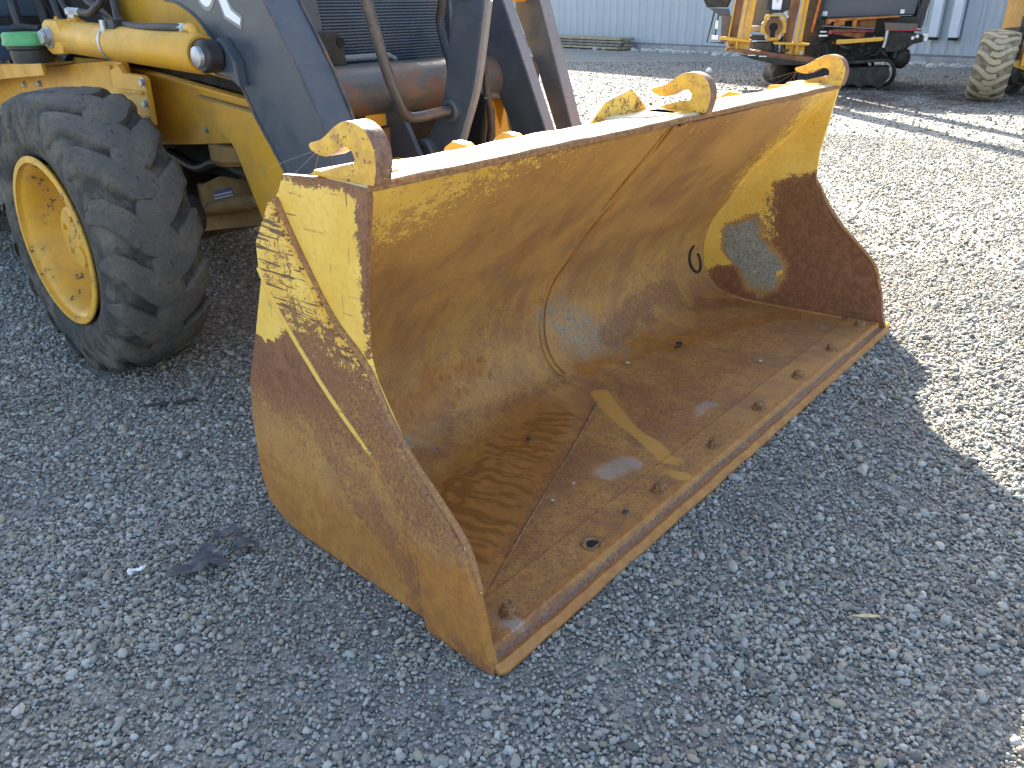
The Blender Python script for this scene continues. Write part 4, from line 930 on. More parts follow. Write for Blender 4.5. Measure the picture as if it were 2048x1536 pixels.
bm = B(); tube(bm, [(1.585, 1.40, 1.215), (1.752, 1.40, 1.215)], .03, 20); part('cross_pin', bm, M['yellow_old'], 0, True)
# cross tube between the arms
bm = B(); tube(bm, [(.668, 1.40, .925), (1.75, 1.40, .925)], .082, 48); ct = part('cross_tube', bm, M['tube'], 0, True)
bm = B(); box(bm, .72, 1.50, 1.40, 1.47, .93, 1.006); obj('tube_saddle', bm, M['tube'], ct, bevel=.015, smooth=True)
bm = B(); prism(bm, [(1.34, .99), (1.31, .90), (1.20, .72), (1.33, .60), (1.47, .80), (1.43, .98)], 'X', .985, 1.005); part('link_gusset', bm, M['dark'], .003)
bm = B(); tube(bm, [(.70, 1.46, 1.025), (1.10, 1.46, 1.025), (1.14, 1.47, 1.01)], .010, 10); part('steel_pipe', bm, M['dark_edge'], 0, True)
# centre bucket link with bosses
lk = [(1.15, 1.36), (1.12, 1.163), (1.143, 1.064), (1.158, .975), (1.182, .890), (1.245, .795), (1.30, .735), (1.31, .69), (1.28, .655), (1.20, .65), (1.149, .693), (1.095, .818), (1.044, .936), (1.011, 1.066), (.985, 1.189), (.99, 1.36)]
bm = B(); prism(bm, lk, 'X', 1.08, 1.112); lkq = part('bucket_link', bm, M['dark'], .003)
bm = B(); pts = [(1.096, y-.002, z) for y, z in lk[10:15]]; tube(bm, smoothpath(pts, 5), .014, 8); obj('link_front_edge', bm, M['dark_edge'], lkq, smooth=True)  # light line along the link's front edge, painted in the paler charcoal
for (y, z, r, t) in ((1.138, .866, .036, .018), (1.262, .722, .048, .03), (1.062, 1.235, .045, .012)):
    bm = B(); lathe(bm, [(0, 0), (0, r), (t*.8, r), (t, r*.86), (t, r*.62), (t*.7, r*.6), (t*.75, 0)], (1.080, y, z), (-1, 0, 0), 36); obj('link_boss', bm, M['dark'], lkq, smooth=True, angle=30)
bm = B(); tube(bm, smoothpath([(1.066, 1.138, .866), (1.03, 1.14, .868), (.95, 1.15, .861), (.895, 1.145, .866), (.860, 1.135, .89), (.838, 1.13, .93), (.815, 1.13, .985), (.79, 1.13, 1.06), (.765, 1.13, 1.15), (.74, 1.13, 1.24), (.72, 1.13, 1.32)], 5), .0165, 14); part('bent_guard_bar', bm, M['rustrod'], 0, True)
for pts, r in ((((1.22, 1.30, 1.30), (1.215, 1.30, 1.19), (1.215, 1.315, 1.13), (1.21, 1.29, 1.05), (1.2, 1.26, 1.00), (1.2, 1.25, .9)), .014),
               (((1.22, 1.20, 1.12), (1.25, 1.177, 1.064), (1.25, 1.150, .995), (1.25, 1.142, .917), (1.25, 1.15, .836), (1.25, 1.17, .74), (1.24, 1.2, .6)), .012),
               (((1.20, 1.09, .90), (1.22, 1.10, .84), (1.24, 1.12, .78), (1.25, 1.15, .70)), .011)):
    bm = B(); tube(bm, smoothpath(pts, 6), r, 10); part('hydraulic_hose', bm, M['hose'], 0, True)
bm = B(); prism(bm, [(1.40, .98), (1.30, .98), (1.19, .84), (1.19, .60), (1.40, .60)], 'X', 1.325, 1.345); part('dark_guard_plate', bm, M['black'], .003)
bm = B(); prism(bm, [(1.32, 1.0), (1.42, .98), (1.45, .90), (1.41, .80), (1.32, .80)], 'Y', 1.495, 1.505); part('yellow_frame_web', bm, M['dusty_yellow'], .002)
# grille: frame and fine perforated bars
GY = 1.575
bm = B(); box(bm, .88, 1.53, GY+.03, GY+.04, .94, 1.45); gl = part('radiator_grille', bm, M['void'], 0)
bm = B()
for k in range(50): box(bm, .895, 1.50, GY-.002, GY+.004, .955+k*.0098, .955+k*.0098+.0048)
for k in range(100):
    x = .90+k*.006; box(bm, x, x+.0022, GY+.0045, GY+.007, .95, 1.45)
o = obj('grille_bars', bm, M['tank'], gl); o['kind'] = 'stuff'
bm = B(); box(bm, .862, .893, GY-.02, GY+.06, .94, 1.46); box(bm, 1.503, 1.535, GY-.02, GY+.06, .94, 1.46); box(bm, .893, 1.503, GY-.01, GY+.06, .925, .95); obj('grille_frame', bm, M['dark'], gl, bevel=.004)
# dark lug with a hole, at the grille's lower left
bm = B(); prism(bm, [(.70, 1.30), (.80, 1.30), (.825, 1.12), (.82, 1.10), (.74, 1.08)], 'Y', 1.44, 1.47); part('grille_side_shield', bm, M['dark'], .004)
bm = B(); prism(bm, [(.76, 1.11), (.865, 1.105), (.885, 1.09), (.895, 1.0), (.845, .99), (.83, 1.03)], 'Y', 1.42, 1.48); lg = part('guard_lug', bm, M['blackdirty'], .01, True)
bm = B(); lathe(bm, [(0, .006), (0, .016), (.004, .016), (.004, 0)], (.872, 1.421, 1.075), (0, -1, 0), 20); obj('lug_hole', bm, M['void'], lg)  # near-black disc with the hole's shade in its colour
# front lower guards under the tube
bm = B(); prism(bm, [(.72, .80), (1.02, .80), (1.10, .66), (.72, .66)], 'Y', 1.44, 1.46); part('front_guard', bm, M['blackdirty'], .003)
bm = B(); prism(bm, [(.905, .862), (.985, .862), (1.005, .815), (.875, .812)], 'Y', 1.36, 1.37); part('yellow_web', bm, M['yellow'], .002)
bm = B(); prism(bm, [(.82, .80), (1.00, .81), (1.05, .71), (.80, .70)], 'Y', 1.345, 1.36); part('front_guard', bm, M['rust'], .003)
bm = B(); box(bm, .74, .88, 1.30, 1.32, .675, .70); box(bm, .90, 1.02, 1.30, 1.32, .69, .715); part('yellow_bracket', bm, M['yellow'], .003)
bm = B(); box(bm, .72, 1.10, 1.24, 1.29, .60, .685); part('coupler_bar', bm, M['rust'], .004)
for (x, z) in ((.83, .80), (.855, .825)):
    bm = B(); hexbolt(bm, (x, 1.343, z-.005), (0, -1, 0), .008, .01); part('guard_bolt', bm, M['zinc'], 0)
bm = B(); box(bm, .72, 1.58, 1.62, 1.70, .55, .93); part('front_bulkhead', bm, M['blackdirty'], .01)

# ------------------------------------------------------------------ directional drill beyond
DA = math.atan2(-.936, .352)
DR = empty('directional_drill', (11.6, 3.9, 0), DA)
tag(DR, 'tracked yellow and black drilling rig parked in front of the metal building', 'drilling rig')
def dp(name, bm, mat, bevel=.006, smooth=False, parent=DR, angle=35, label=None):
    o = obj(name, bm, mat, parent, world=False, bevel=bevel, smooth=smooth, angle=angle)
    if label: o['label'] = label
    return o
# masts: leaning left-right pairs of channel, rusty face and yellow flange
def mast(xb, xt, w, mat, y0, y1, zb=.45, ztop=3.0, nm='mast_channel'):
    sl_ = (xt-xb)/(1.2-.67); f = lambda z: xb+sl_*(z-.67)*1
    bm = B(); prism(bm, [(f(zb), zb), (f(zb)+w, zb), (f(ztop)+w, ztop), (f(ztop), ztop)], 'Y', y0, y1); return dp(nm, bm, mat)
mast(-1.41, -1.36, .105, M['drillrust'], .04, .09, .50, 4.2); mast(-1.29, -1.235, .05, M['yellow'], .0, .12, .50, 4.2, 'mast_flange'); mast(-1.22, -1.17, .10, M['yellow'], .05, .09, .50, 2.9, 'mast_flange')
mast(-1.425, -1.375, .018, M['yellow'], -.02, .10, .50, 2.9, 'mast_flange')
mast(-.63, -.585, .135, M['drillrust'], .04, .09, .45, 3.8); mast(-.47, -.43, .045, M['yellow'], .0, .12, .45, 3.8, 'mast_flange'); mast(-.41, -.385, .055, M['yellow'], .05, .09, .45, 2.7, 'mast_flange')
for poly, y0, y1 in (([(-1.54, .70), (-1.41, .70), (-1.08, .655), (-1.08, .62), (-1.54, .665)], -.10, .16), ([(-.76, .635), (-.24, .61), (-.25, .585), (-.74, .60)], -.12, .16)):
    bm = B(); prism(bm, poly, 'Y', y0, y1); dp('foot_plate', bm, M['yellow'])
for poly in ([(-1.41, .66), (-1.10, .625), (-1.09, .51), (-1.14, .50), (-1.42, .53)], [(-.63, .60), (-.31, .59), (-.30, .455), (-.36, .44), (-.63, .475)]):
    bm = B(); prism(bm, poly, 'Y', .0, .10); dp('foot_block', bm, M['yellow_old'], .008)
for x, z in ((-1.40, .57), (-1.13, .535), (-.60, .51), (-.345, .48)):
    bm = B(); hexbolt(bm, (x, 0, z), (0, -1, 0), .018, .02); dp('foot_bolt', bm, M['zinc'], 0)
for x0, x1 in ((-1.40, -1.33), (-.62, -.52)):
    bm = B(); z0 = .57 if x0 < -1 else .50; box(bm, x0, x1, -.03, 0, z0, z0+.035); dp('foot_pad', bm, M['rust'], .004)
bm = B(); box(bm, -1.29, -1.26, -.06, -.0, .51, .64); box(bm, -.42, -.39, -.06, 0, .46, .6); dp('foot_gusset', bm, M['yellow'], .003)
# rotary vise
rot = [(-.905, 1.0), (-.66, 1.0), (-.625, .96), (-.62, .90), (-.595, .88), (-.60, .745), (-.645, .74), (-.66, .665), (-.70, .64), (-.84, .64), (-.885, .67), (-.895, .745), (-.955, .75), (-.955, .885), (-.925, .91), (-.925, .965)]
bm = B(); prism(bm, rot, 'Y', -.05, .12); ro_ = dp('vise_housing', bm, M['yellow'], .014)
K = 26
def ring2(cx, cz, ro, ri, y0, y1, mat, nm, parent):
    bm = B(); lathe(bm, [(y0, ri), (y0, ro), (y1, ro), (y1, ri), (y0, ri)], (cx, 0, cz), (0, 1, 0), K); dp(nm, bm, mat, 0, True, parent)
ring2(-.775, .83, .125, .062, -.085, -.045, M['drillrust'], 'vise_jaw', ro_)
bm = B(); lathe(bm, [(0, 0), (0, .060), (.02, .06)], (-.775, -.075, .83), (0, 1, 0), 24); box(bm, -.81, -.745, -.088, -.07, .69, .83); dp('vise_opening', bm, M['void'], 0, False, ro_)  # opening drawn as near-black faces, its shade painted in
bm = B(); box(bm, -.84, -.715, -.058, -.04, .935, .975); dp('vise_slot', bm, M['black'], .004, False, ro_)
bm = B(); box(bm, -.83, -.72, -.10, -.04, .655, .69); dp('vise_lip', bm, M['yellow_old'], .006, False, ro_)
for x, z in ((-.62, 1.0), (-.64, 1.02), (-.60, .97), (-.87, .94), (-.67, .95), (-.67, .70), (-.87, .70)):
    bm = B(); hexbolt(bm, (x, -.05, z), (0, -1, 0), .014, .02); dp('vise_bolt', bm, M['zinc'], 0, parent=ro_)
bm = B(); prism(bm, [(-.86, 1.06), (-.64, 1.06), (-.64, 1.02), (-.88, 1.02)], 'Y', -.03, .10); dp('vise_top', bm, M['blackdirty'])
for x in (-.80, -.72, -.62):
    bm = B(); tube(bm, [(x, .02, .66), (x+.01, .0, .56), (x+.02, .02, .47)], .035, 12); dp('hydraulic_hose', bm, M['hose'], 0, True)
# stake-down pan
bm = B(); prism(bm, [(-1.40, .545), (-1.0, .51), (-.20, .43), (.02, .38), (-.05, .345), (-.30, .335), (-.9, .42), (-1.38, .52)], 'Y', -.20, .30); dp('stake_down_pan', bm, M['drillrust'], .006)
bm = B(); prism(bm, [(-1.22, .47), (-.85, .445), (-.20, .355), (-.28, .335), (-.62, .325), (-1.0, .40)], 'Y', -.28, -.215); dp('pan_lower_lip', bm, M['blackdirty'])
for x, z in ((-1.08, .465), (-.92, .452)): bm = B(); box(bm, x, x+.11, -.29, -.282, z-.012, z); dp('pan_chip', bm, M['white'], 0)
# tracks: belt loop with cleats, rollers, sprocket
def track(yc, x0, x1, zt, w, tilt=.0):
    bm = B(); lp = []
    r = .17
    for k in range(11): a = math.pi/2 + math.pi*k/10; lp.append((x0+r+r*math.cos(a), r+.0+r*math.sin(a)))
    for k in range(11): a = -math.pi/2 + math.pi*k/10; lp.append((x1-r+r*math.cos(a), (zt/2)+ (zt/2)*math.sin(a)))
    n_ = len(lp)
    o_ = [[bm.verts.new((x, y, z)) for x, z in lp] for y in (yc-w/2, yc+w/2)]
    i_ = [[bm.verts.new((x+(.5*(x0+x1)-x)*.04, y, .17+(z-.17)*.84)) for x, z in lp] for y in (yc-w/2, yc+w/2)]
    for k in range(n_):
        k2 = (k+1) % n_
        bm.faces.new((o_[0][k], o_[0][k2], o_[1][k2], o_[1][k])); bm.faces.new((i_[0][k], i_[1][k], i_[1][k2], i_[0][k2]))
        bm.faces.new((o_[0][k], i_[0][k], i_[0][k2], o_[0][k2])); bm.faces.new((o_[1][k], o_[1][k2], i_[1][k2], i_[1][k]))
    bmesh.ops.recalc_face_normals(bm, faces=bm.faces)
    t = dp('rubber_track', bm, M['track'], 0)
    bm = B(); P = []
    for k in range(n_):
        a = Vector((lp[k][0], 0, lp[k][1])); b_ = Vector((lp[(k+1) % n_][0], 0, lp[(k+1) % n_][1])); m_ = max(1, int((b_-a).length/.085))
        for j in range(m_): P.append((a.lerp(b_, j/m_), (b_-a).normalized()))
    for p, d in P:
        nn = Vector((d.z, 0, -d.x)); 
        q = [p-d*.018, p+d*.018, p+d*.014+nn*-.03 if False else p+d*.013-nn*.028, p-d*.013-nn*.028]
        va = [bm.verts.new((v.x, yc-w/2+.01, v.z)) for v in q]; vb = [bm.verts.new((v.x, yc+w/2-.01, v.z)) for v in q]
        bm.faces.new(va); bm.faces.new(vb[::-1])
        for j in range(4): bm.faces.new((va[j], vb[j], vb[(j+1) % 4], va[(j+1) % 4]))
    bmesh.ops.recalc_face_normals(bm, faces=bm.faces); dp('track_cleats', bm, M['track'], 0, parent=t)
    bm = B()
    for k in range(5):
        x = x0+.2+(x1-x0-.4)*k/4; lathe(bm, [(-w*.42, 0), (-w*.42, .05), (-w*.40, .07), (w*.4, .07), (w*.42, 0)], (x, yc, .10), (0, 1, 0), 18)
    lathe(bm, [(-w*.46, 0), (-w*.46, .06), (-w*.44, .11), (w*.44, .11)], (x1-.19, yc, zt/2), (0, 1, 0), 22); lathe(bm, [(-w*.46, 0), (-w*.46, .06), (-w*.44, .12), (w*.44, .12)], (x0+.17, yc, .17), (0, 1, 0), 22)
    dp('track_rollers', bm, M['blackdirty'], 0, True, t)
    bm = B(); prism(bm, [(x0+.10, .07), (x1-.14, .07), (x1-.10, zt-.10), (x0+.12, .27)], 'Y', yc-w*.40, yc+w*.40); dp('track_frame', bm, M['blackdirty'], .01, parent=t)
track(-.05, -.40, .98, .42, .34); track(1.35, -.75, .75, .42, .34)
# undercarriage front end seen under the pan
bm = B(); lathe(bm, [(-.20, 0), (-.20, .12), (-.18, .15), (.18, .15), (.20, .12), (.20, 0)], (-.66, .25, .17), (.5, -1, 0), 26); dp('idler_drum', bm, M['blackdirty'], 0, True)
bm = B(); prism(bm, [(-.60, .08), (.25, .05), (.30, .36), (-.60, .34)], 'Y', .25, .45); dp('undercarriage_beam', bm, M['blackdirty'], .02)
# engine body
bm = B(); prism(bm, [(-.20, .93), (1.13, .97), (1.30, 2.1), (-.05, 2.1)], 'Y', .45, 1.45); dp('engine_enclosure', bm, M['dark'], .02)
bm = B(); prism(bm, [(1.13, .80), (1.24, .80), (1.38, 1.9), (1.30, 1.9)], 'Y', .35, 1.3); dp('rear_louvre_panel', bm, M['black'], .01)
bm = B()
for k in range(5): x = 1.15+k*.035; box(bm, x, x+.008, .34, .35, .82, 1.5)
dp('louvre_rib', bm, M['dark'], 0)
bm = B(); prism(bm, [(-.06, .93), (.92, .97), (.92, .95), (.02, .895), (.0, .86), (-.06, .855)], 'Y', .10, .45); dp('orange_rail', bm, M['rust_orange'], .004)
bm = B(); box(bm, .30, .36, .10, .14, .78, .94); box(bm, .05, .2, .12, .15, .84, .92); dp('rail_post', bm, M['rust_orange'], .004)
bm = B(); box(bm, .35, .62, .16, .42, .80, .93); dp('engine_block', bm, M['rust'], .02)
bm = B(); prism(bm, [(-.42, .40), (-.30, 2.0), (-.08, 2.0), (-.16, .40)], 'Y', .25, .50); dp('grimy_column', bm, M['blackdirty'], .02)
bm = B(); prism(bm, [(-.26, .75), (-.17, 1.5), (-.13, 1.5), (-.22, .75)], 'Y', .23, .25); dp('rusty_strip', bm, M['rust_orange'], .004)
bm = B(); prism(bm, [(-.15, .35), (1.0, .38), (1.15, .60), (1.15, .95), (-.2, .92)], 'Y', .25, 1.3); dp('drill_chassis', bm, M['blackdirty'], .02)
bm = B(); prism(bm, [(.12, .665), (.35, .675), (.70, .70), (.745, .695), (.745, .655), (.70, .645), (.12, .60)], 'Y', -.12, -.04); dp('yellow_side_beam', bm, M['yellow'], .012)
bm = B(); tube(bm, [(.02, -.10, .765), (.60, -.10, .775)], .013, 8); tube(bm, [(.85, -.05, .78), (1.21, -.05, .78)], .011, 8); lathe(bm, [(-.02, 0), (-.02, .03), (.02, .03), (.02, 0)], (.02, -.1, .765), (0, 1, 0), 14); dp('red_lever', bm, M['red'], 0, True)
bm = B(); prism(bm, [(-.10, .85), (.60, .81), (.60, .80), (-.10, .84)], 'Y', -.10, .10); dp('worn_shelf', bm, M['dark_edge'], .003)
bm = B(); prism(bm, [(.05, .80), (.50, .80), (.48, .70), (.40, .685), (.05, .74)], 'Y', -.07, -.03); dp('side_shelf_plate', bm, M['rust'], .004)
bm = B(); prism(bm, [(.72, .885), (1.15, .865), (1.16, .77), (.75, .775)], 'Y', -.05, .25); dp('rusty_tool_box', bm, M['tube'], .008)
bm = B(); tube(bm, [(.775, -.08, .78), (.77, -.08, .62), (.76, -.08, .56)], .025, 12); dp('chrome_cylinder', bm, M['zinc'], 0, True)
bm = B(); prism(bm, [(.80, .80), (1.28, .72), (1.28, .64), (1.14, .60), (1.0, .50), (.78, .50)], 'Y', -.02, .25); dp('rear_bracket', bm, M['blackdirty'], .01)
bm = B(); box(bm, 1.24, 1.31, -.02, .02, .64, .74); dp('marker_lamp', bm, M['white'], .006)
for x, z in ((1.12, .685), (1.175, .705)): 
    bm = B(); lathe(bm, [(0, 0), (0, .025), (.02, .02), (.02, 0)], (x, -.03, z), (0, -1, 0), 14); dp('gauge_face', bm, M['white'], 0, True)
bm = B(); bmesh.ops.create_icosphere(bm, subdivisions=3, radius=.14)
for v in bm.verts: v.co = Vector((v.co.x*.95, v.co.y*.9, v.co.z*1.05))*(1+.08*math.sin(9*v.co.x*8)*math.sin(8*v.co.z*9)) + Vector((1.02, .10, .42))
dp('drive_motor', bm, M['blackdirty'], 0, True)
r3 = random.Random(9)
for k in range(16):
    x0 = r3.uniform(-.1, .95); z0 = r3.uniform(.45, .72); x1 = x0+r3.uniform(-.35, .35); z1 = r3.uniform(.36, .66); y0 = r3.uniform(-.02, .22)
    bm = B(); tube(bm, smoothpath([(x0, y0, z0), ((x0+x1)/2, y0-.10, (z0+z1)/2+r3.uniform(-.12, .05)), (x1, y0-.02, z1)], 5), r3.uniform(.010, .02), 8); dp('hydraulic_hose', bm, M['hose'], 0, True)
for k in range(26):
    x0 = r3.uniform(-.15, 1.05); z0 = r3.uniform(.42, .80); s_ = r3.uniform(.02, .06); bm = B(); box(bm, x0, x0+s_*r3.uniform(.6, 1.8), r3.uniform(.10, .2), .26, z0, z0+s_)
    dp('valve_block', bm, M[r3.choice(['blackdirty', 'black', 'zinc', 'rust', 'dark', 'blackdirty'])], .004)
for x, z, w_, h_ in ((-.13, .97, .07, .06), (.93, .99, .055, .055), (-.12, .755, .09, .02), (-.13, .70, .12, .025)):
    bm = B(); box(bm, x, x+w_, .02 if z < .9 else .435, .05 if z < .9 else .449, z, z+h_); dp('white_tag', bm, M['white'], .003)
bm = B(); prism(bm, [(-.845, 1.25), (-.70, 1.25), (-.71, 1.06), (-.835, 1.065)], 'Y', .02, .04); pnl = dp('white_placard', bm, M['white'], .002)
bm = B(); prism(bm, [(-.80, 1.185), (-.745, 1.185), (-.745, 1.178), (-.765, 1.178), (-.768, 1.15), (-.775, 1.15), (-.772, 1.178), (-.80, 1.178)], 'Y', .015, .02); dp('placard_mark', bm, M['grey'], 0, parent=pnl)
bm = B(); prism(bm, [(-.92, 1.06), (-.60, 1.05), (-.55, 1.9), (-.90, 1.9)], 'Y', .06, .30); dp('black_mast_cover', bm, M['black'], .01)
bm = B(); prism(bm, [(-1.15, .78), (-.95, .79), (-.86, .70), (-.86, 1.0), (-.82, 1.9), (-1.15, 1.9)], 'Y', .60, .75); dp('grey_rod_box', bm, M['tank'], .01)
bm = B(); prism(bm, [(-1.17, .84), (-.93, .845), (-.91, .78), (-1.0, .75), (-1.17, .76)], 'Y', .30, .5); dp('grey_seat_pad', bm, M['grey'], .02)
bm = B(); prism(bm, [(-1.12, .62), (-.76, .62), (-.76, .46), (-1.12, .49)], 'Y', .35, .55); dp('blue_grey_tank', bm, M['tank'], .02)
bm = B(); prism(bm, [(-1.12, .72), (-.62, .70), (-.62, .63), (-1.12, .65)], 'Y', .15, .35); dp('hose_tray', bm, M['black'], .02)
# operator's side pod at the left
bm = B(); prism(bm, [(-1.93, 1.30), (-1.81, 1.10), (-1.53, 1.10), (-1.45, 1.30)], 'Y', .25, .6); dp('operator_step', bm, M['blackdirty'], .01)
bm = B(); prism(bm, [(-1.78, 1.09), (-1.50, 1.08), (-1.44, .90), (-1.60, .98)], 'Y', .28, .5); dp('step_bracket', bm, M['dark'], .01)
bm = B(); prism(bm, [(-1.58, 1.0), (-1.42, .98), (-1.42, .62), (-1.56, .62)], 'Y', .25, .45); dp('grimy_post', bm, M['tube'], .01)
bm = B(); tube(bm, [(-1.70, .30, 1.05), (-1.77, .30, .62), (-1.5, .30, .60)], .014, 8); tube(bm, [(-1.63, .28, 1.0), (-1.66, .28, .66)], .012, 8); dp('guard_rail', bm, M['black'], 0, True)
bm = B(); box(bm, -1.66, -1.62, .26, .3, .80, .92); box(bm, -1.70, -1.60, .24, .28, .65, .71); dp('lamp_bracket', bm, M['white'], .01)

# ------------------------------------------------------------------ machine cut by the right edge
TH = empty('wheel_loader', (10.9, 1.0, 0), DA)
tag(TH, 'yellow machine with a pale dusty chevron tyre at the right edge', 'loader')
tt = make_tyre('front_tyre', TH, 0, 0, 0, .20, .39, .22, .022, 15, M['tyre_far'], lw=.05, seg=72, world=False)
tt.location = (-.475, .42, .41); tt.rotation_euler = (0, R(4), R(-9))
bm = B(); lathe(bm, [(0, 0), (0, .1), (.05, .2), (.14, .22), (-.14, .22)], (-.475, .42, .41), (1, 0, 0), 32); obj('front_rim', bm, M['yellow'], TH, smooth=True, world=False)
t2 = make_tyre('rear_tyre', TH, 0, 0, 0, .17, .39, .22, .022, 15, M['tyre'], lw=.05, seg=72, world=False); t2.location = (-.10, 1.5, .41)
t3 = make_tyre('rear_tyre', TH, 0, 0, 0, .17, .50, .24, .022, 15, M['tyre'], lw=.05, seg=72, world=False); t3.location = (.06, .95, .66)
bm = B(); prism(bm, [(-.30, .42), (-.12, .36), (.9, .36), (.9, .44), (-.2, .47)], 'Y', .5, .7); dpp = obj('axle_beam', bm, M['yellow'], TH, world=False, bevel=.01)
bm = B(); prism(bm, [(-.17, .40), (-.06, .40), (-.06, 1.6), (.9, 2.2), (.9, 2.4), (-.16, 1.7)], 'Y', .45, .62); obj('chassis_frame', bm, M['yellow'], TH, world=False, bevel=.01)
bm = B(); box(bm, -.02, 1.4, .7, 3.2, .45, 1.7); obj('machine_body', bm, M['yellow'], TH, world=False, bevel=.03)
bm = B(); box(bm, -.10, 1.4, 1.9, 3.4, 1.7, 2.6); obj('cab', bm, M['dark'], TH, world=False, bevel=.03)

# ------------------------------------------------------------------ timber, downspouts, rocks at the wall
M['wood'] = plain('weathered_timber', (.36, .30, .19), .8, .3, 6); M['wood2'] = plain('grey_timber', (.22, .20, .16), .85, .3, 6)
tb = empty('timber_stack', WA - wd*2.6 + Vector((-.5, .1, 0)), wang)
tag(tb, 'low stack of long weathered boards lying against the metal wall', 'timber stack')
ln_ = 5.9; k = 0
for row, (zz, mt) in enumerate(((.0, 'wood'), (.075, 'wood2'), (.15, 'wood2'), (.225, 'wood'))):
    for j in range(3):
        bm = B(); y0 = .05+j*.15+row*.035; x0 = r3.uniform(-.15, .15)+row*.04; box(bm, x0, ln_+x0*.6-row*.05, y0-.35, y0-.35+.14, zz+.03, zz+.03+.055+(.012 if row == 3 else 0))
        o = obj('board', bm, M[mt if j != 1 else 'wood'], tb, world=False, bevel=.006); k += 1
bm = B(); box(bm, .5, .6, -.35, .2, 0, .028); box(bm, 5.2, 5.3, -.35, .2, 0, .028); obj('bearer', bm, M['wood2'], tb, world=False)
# two white downspouts
for i, sx in enumerate((11.75, 12.15)):
    P0 = WA + wd*sx; dsp = empty('downspout', (P0.x, P0.y, 0), wang)
    bm = B(); prism(bm, [(-.09, -.14), (.09, -.14), (.09, -.045), (-.09, -.045)], 'Z', .50, WH-.2); tag(dsp, ('white downspout on the metal wall, nearer the drilling rig', 'white downspout on the metal wall, farther from the drilling rig')[i], 'downspout', 'downspouts on the wall')
    obj('spout_pipe', bm, M['trim'], dsp, world=False, bevel=.01)
    bm = B(); prism(bm, [(-.075, -.13), (.075, -.13), (.075, -.05), (-.075, -.05)], 'Z', .45, .50); obj('spout_mouth', bm, M['void'], dsp, world=False)  # near-black block paints the shade inside the spout's mouth
# rocks along the foundation
b = B()
bmesh.ops.create_icosphere(b, subdivisions=1, radius=1)
rk = bpy.data.meshes.new('rock')
for v in b.verts: v.co *= 1+.25*math.sin(v.co.x*4+v.co.y*3)
b.to_mesh(rk); b.free(); rk.materials.append(M['palestone'])
bm = B()
for k in range(420):
    s = r3.uniform(-2, 22); off = abs(r3.gauss(0, .28)); r = r3.uniform(.03, .09)
    p = WA + wd*s + Vector((wd.y, -wd.x, 0))*(.12+off)
    g_ = bmesh.ops.create_icosphere(bm, subdivisions=1, radius=r)['verts']; sc_ = (r3.uniform(.8, 1.3), r3.uniform(.8, 1.3), r3.uniform(.4, .8)); a_ = r3.uniform(0, 3)
    for v in g_:
        q = v.co; q = Vector((q.x*sc_[0], q.y*sc_[1], q.z*sc_[2]))*(1+.25*math.sin(q.x/r*3+a_)); v.co = q + p + Vector((0, 0, r*.2))
o = obj('rubble', bm, M['palestone']); tag(o, 'pale rubble strewn along the foot of the metal wall', 'rubble', kind='stuff')

# ------------------------------------------------------------------ litter on the ground
clod('rock', (1.187, -.287, 0), (.020, .016, .022), plain('beige_rock', (.42, .38, .31), .7, .15, 40), 'beige angular rock on shaded gravel in front of the bucket', 'rock', 21)
clod('rock', (.98, -.02-.52, 0), (.017, .013, .009), M['palestone'], 'flat grey stone in the gravel right of the beige rock, near the shadow edge', 'rock', 22)
clod('rock', (-.637, .621, 0), (.017, .012, .011), M['palestone'], 'cream stone at the lower left corner of the photo', 'rock', 23)
clod('rock', (13.2, 6.6, 0), (.10, .08, .07), M['white'], 'white rock on the far shaded gravel left of the drilling rig', 'rock', 24)
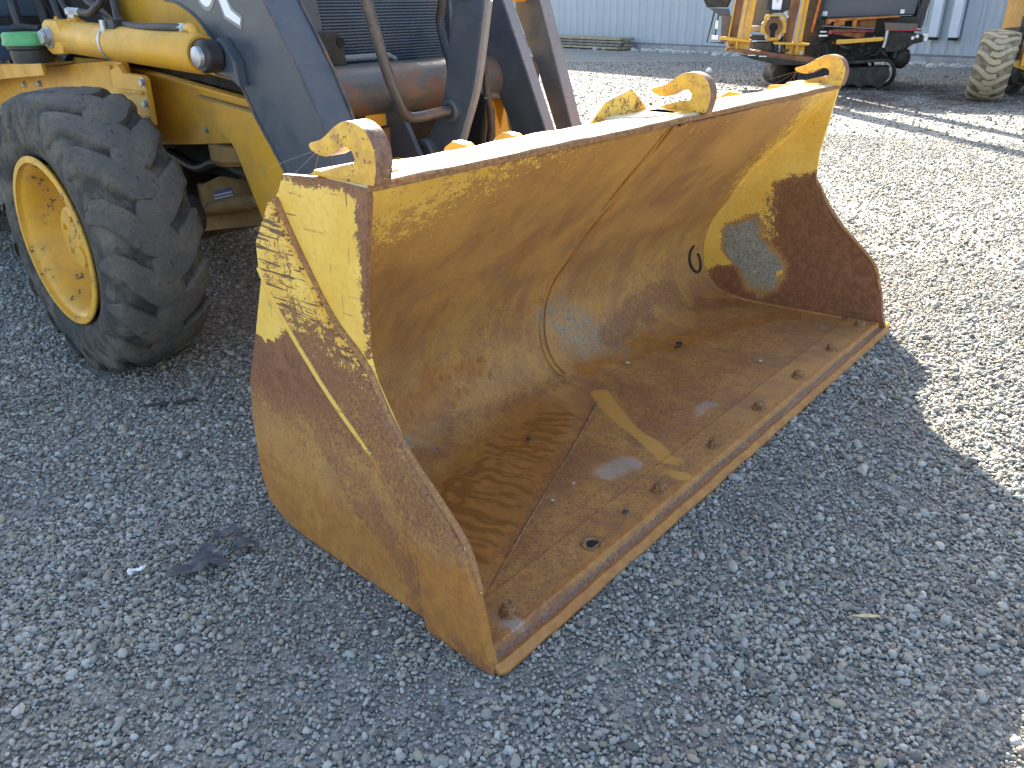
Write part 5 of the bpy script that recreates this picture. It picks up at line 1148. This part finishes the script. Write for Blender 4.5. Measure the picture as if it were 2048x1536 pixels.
# crumpled grey cloth pressed into the gravel
def sheet(name, cx, cy, rx, ry, amp, mat, seed, label, cat, rot=0, n_=34, z0=.006):
    bm = B(); r2 = np.random.default_rng(seed); ph = r2.uniform(0, 6, 8); V_ = {}
    for i in range(n_):
        for j in range(n_):
            u = (i/(n_-1)-.5)*2; v = (j/(n_-1)-.5)*2; a = math.atan2(v, u); d = math.hypot(u, v)
            lim = .62+.22*math.sin(2*a+ph[0])+.14*math.sin(5*a+ph[1])+.10*math.sin(9*a+ph[2])
            hole = math.hypot(u-.05, v-.25) < .24 + .10*math.sin(3*a+ph[3]) and name == 'grey_rag'
            if d < lim and not hole:
                z = z0 + amp*(abs(math.sin(5*u+3*v+ph[4]+1.5*math.sin(4*v))) + .6*abs(math.sin(9*v-4*u+ph[5])))
                x = u*rx+.12*rx*math.sin(4*v+ph[6]); y = v*ry+.12*ry*math.sin(3*u+ph[7])
                V_[i, j] = bm.verts.new((cx+x*math.cos(rot)-y*math.sin(rot), cy+x*math.sin(rot)+y*math.cos(rot), z))
    for (i, j) in list(V_):
        q = [(i, j), (i+1, j), (i+1, j+1), (i, j+1)]
        if all(p in V_ for p in q): bm.faces.new([V_[p] for p in q])
    bmesh.ops.delete(bm, geom=[v for v in bm.verts if not v.link_faces], context='VERTS')
    bmesh.ops.solidify(bm, geom=bm.faces[:], thickness=.0015)
    return tag(obj(name, bm, mat, None, smooth=True, angle=40), label, cat)
sheet('grey_rag', -.165, .74, .12, .10, .012, plain('grimy_cloth', (.085, .09, .095), .85, .3, 40), 31, 'torn grey rag pressed into the gravel left of the bucket', 'rag', R(-42), 44, .016)
sheet('paper_scrap', -.31, .837, .026, .024, .007, M['white'], 33, 'small crumpled white paper scrap on gravel left of the grey rag', 'paper scrap', R(20), 14, .010)
bm = B(); prism(bm, [(-.028, 0), (-.01, .004), (.02, .003), (.03, 0), (.018, -.004), (-.012, -.004)], 'Z', .010, .0115); o = obj('dry_leaf', bm, plain('dry_straw', (.55, .45, .24), .7, .2, 60)); o.location = (.62, -.49, 0); o.rotation_euler = (.1, -.1, R(-58)); tag(o, 'dry straw-coloured leaf sliver lying on the gravel in the lower right', 'leaf')
bm = B(); prism(bm, [(-.09, 0), (.0, .012), (.09, .004), (.06, -.010), (-.05, -.012)], 'Z', .006, .010); o = obj('bark_strip', bm, M['darkclod']); o.location = (.165, 1.599, 0); o.rotation_euler = (0, .03, R(-35)); tag(o, 'thin dark bark strip on the gravel below the front wheel', 'bark strip')
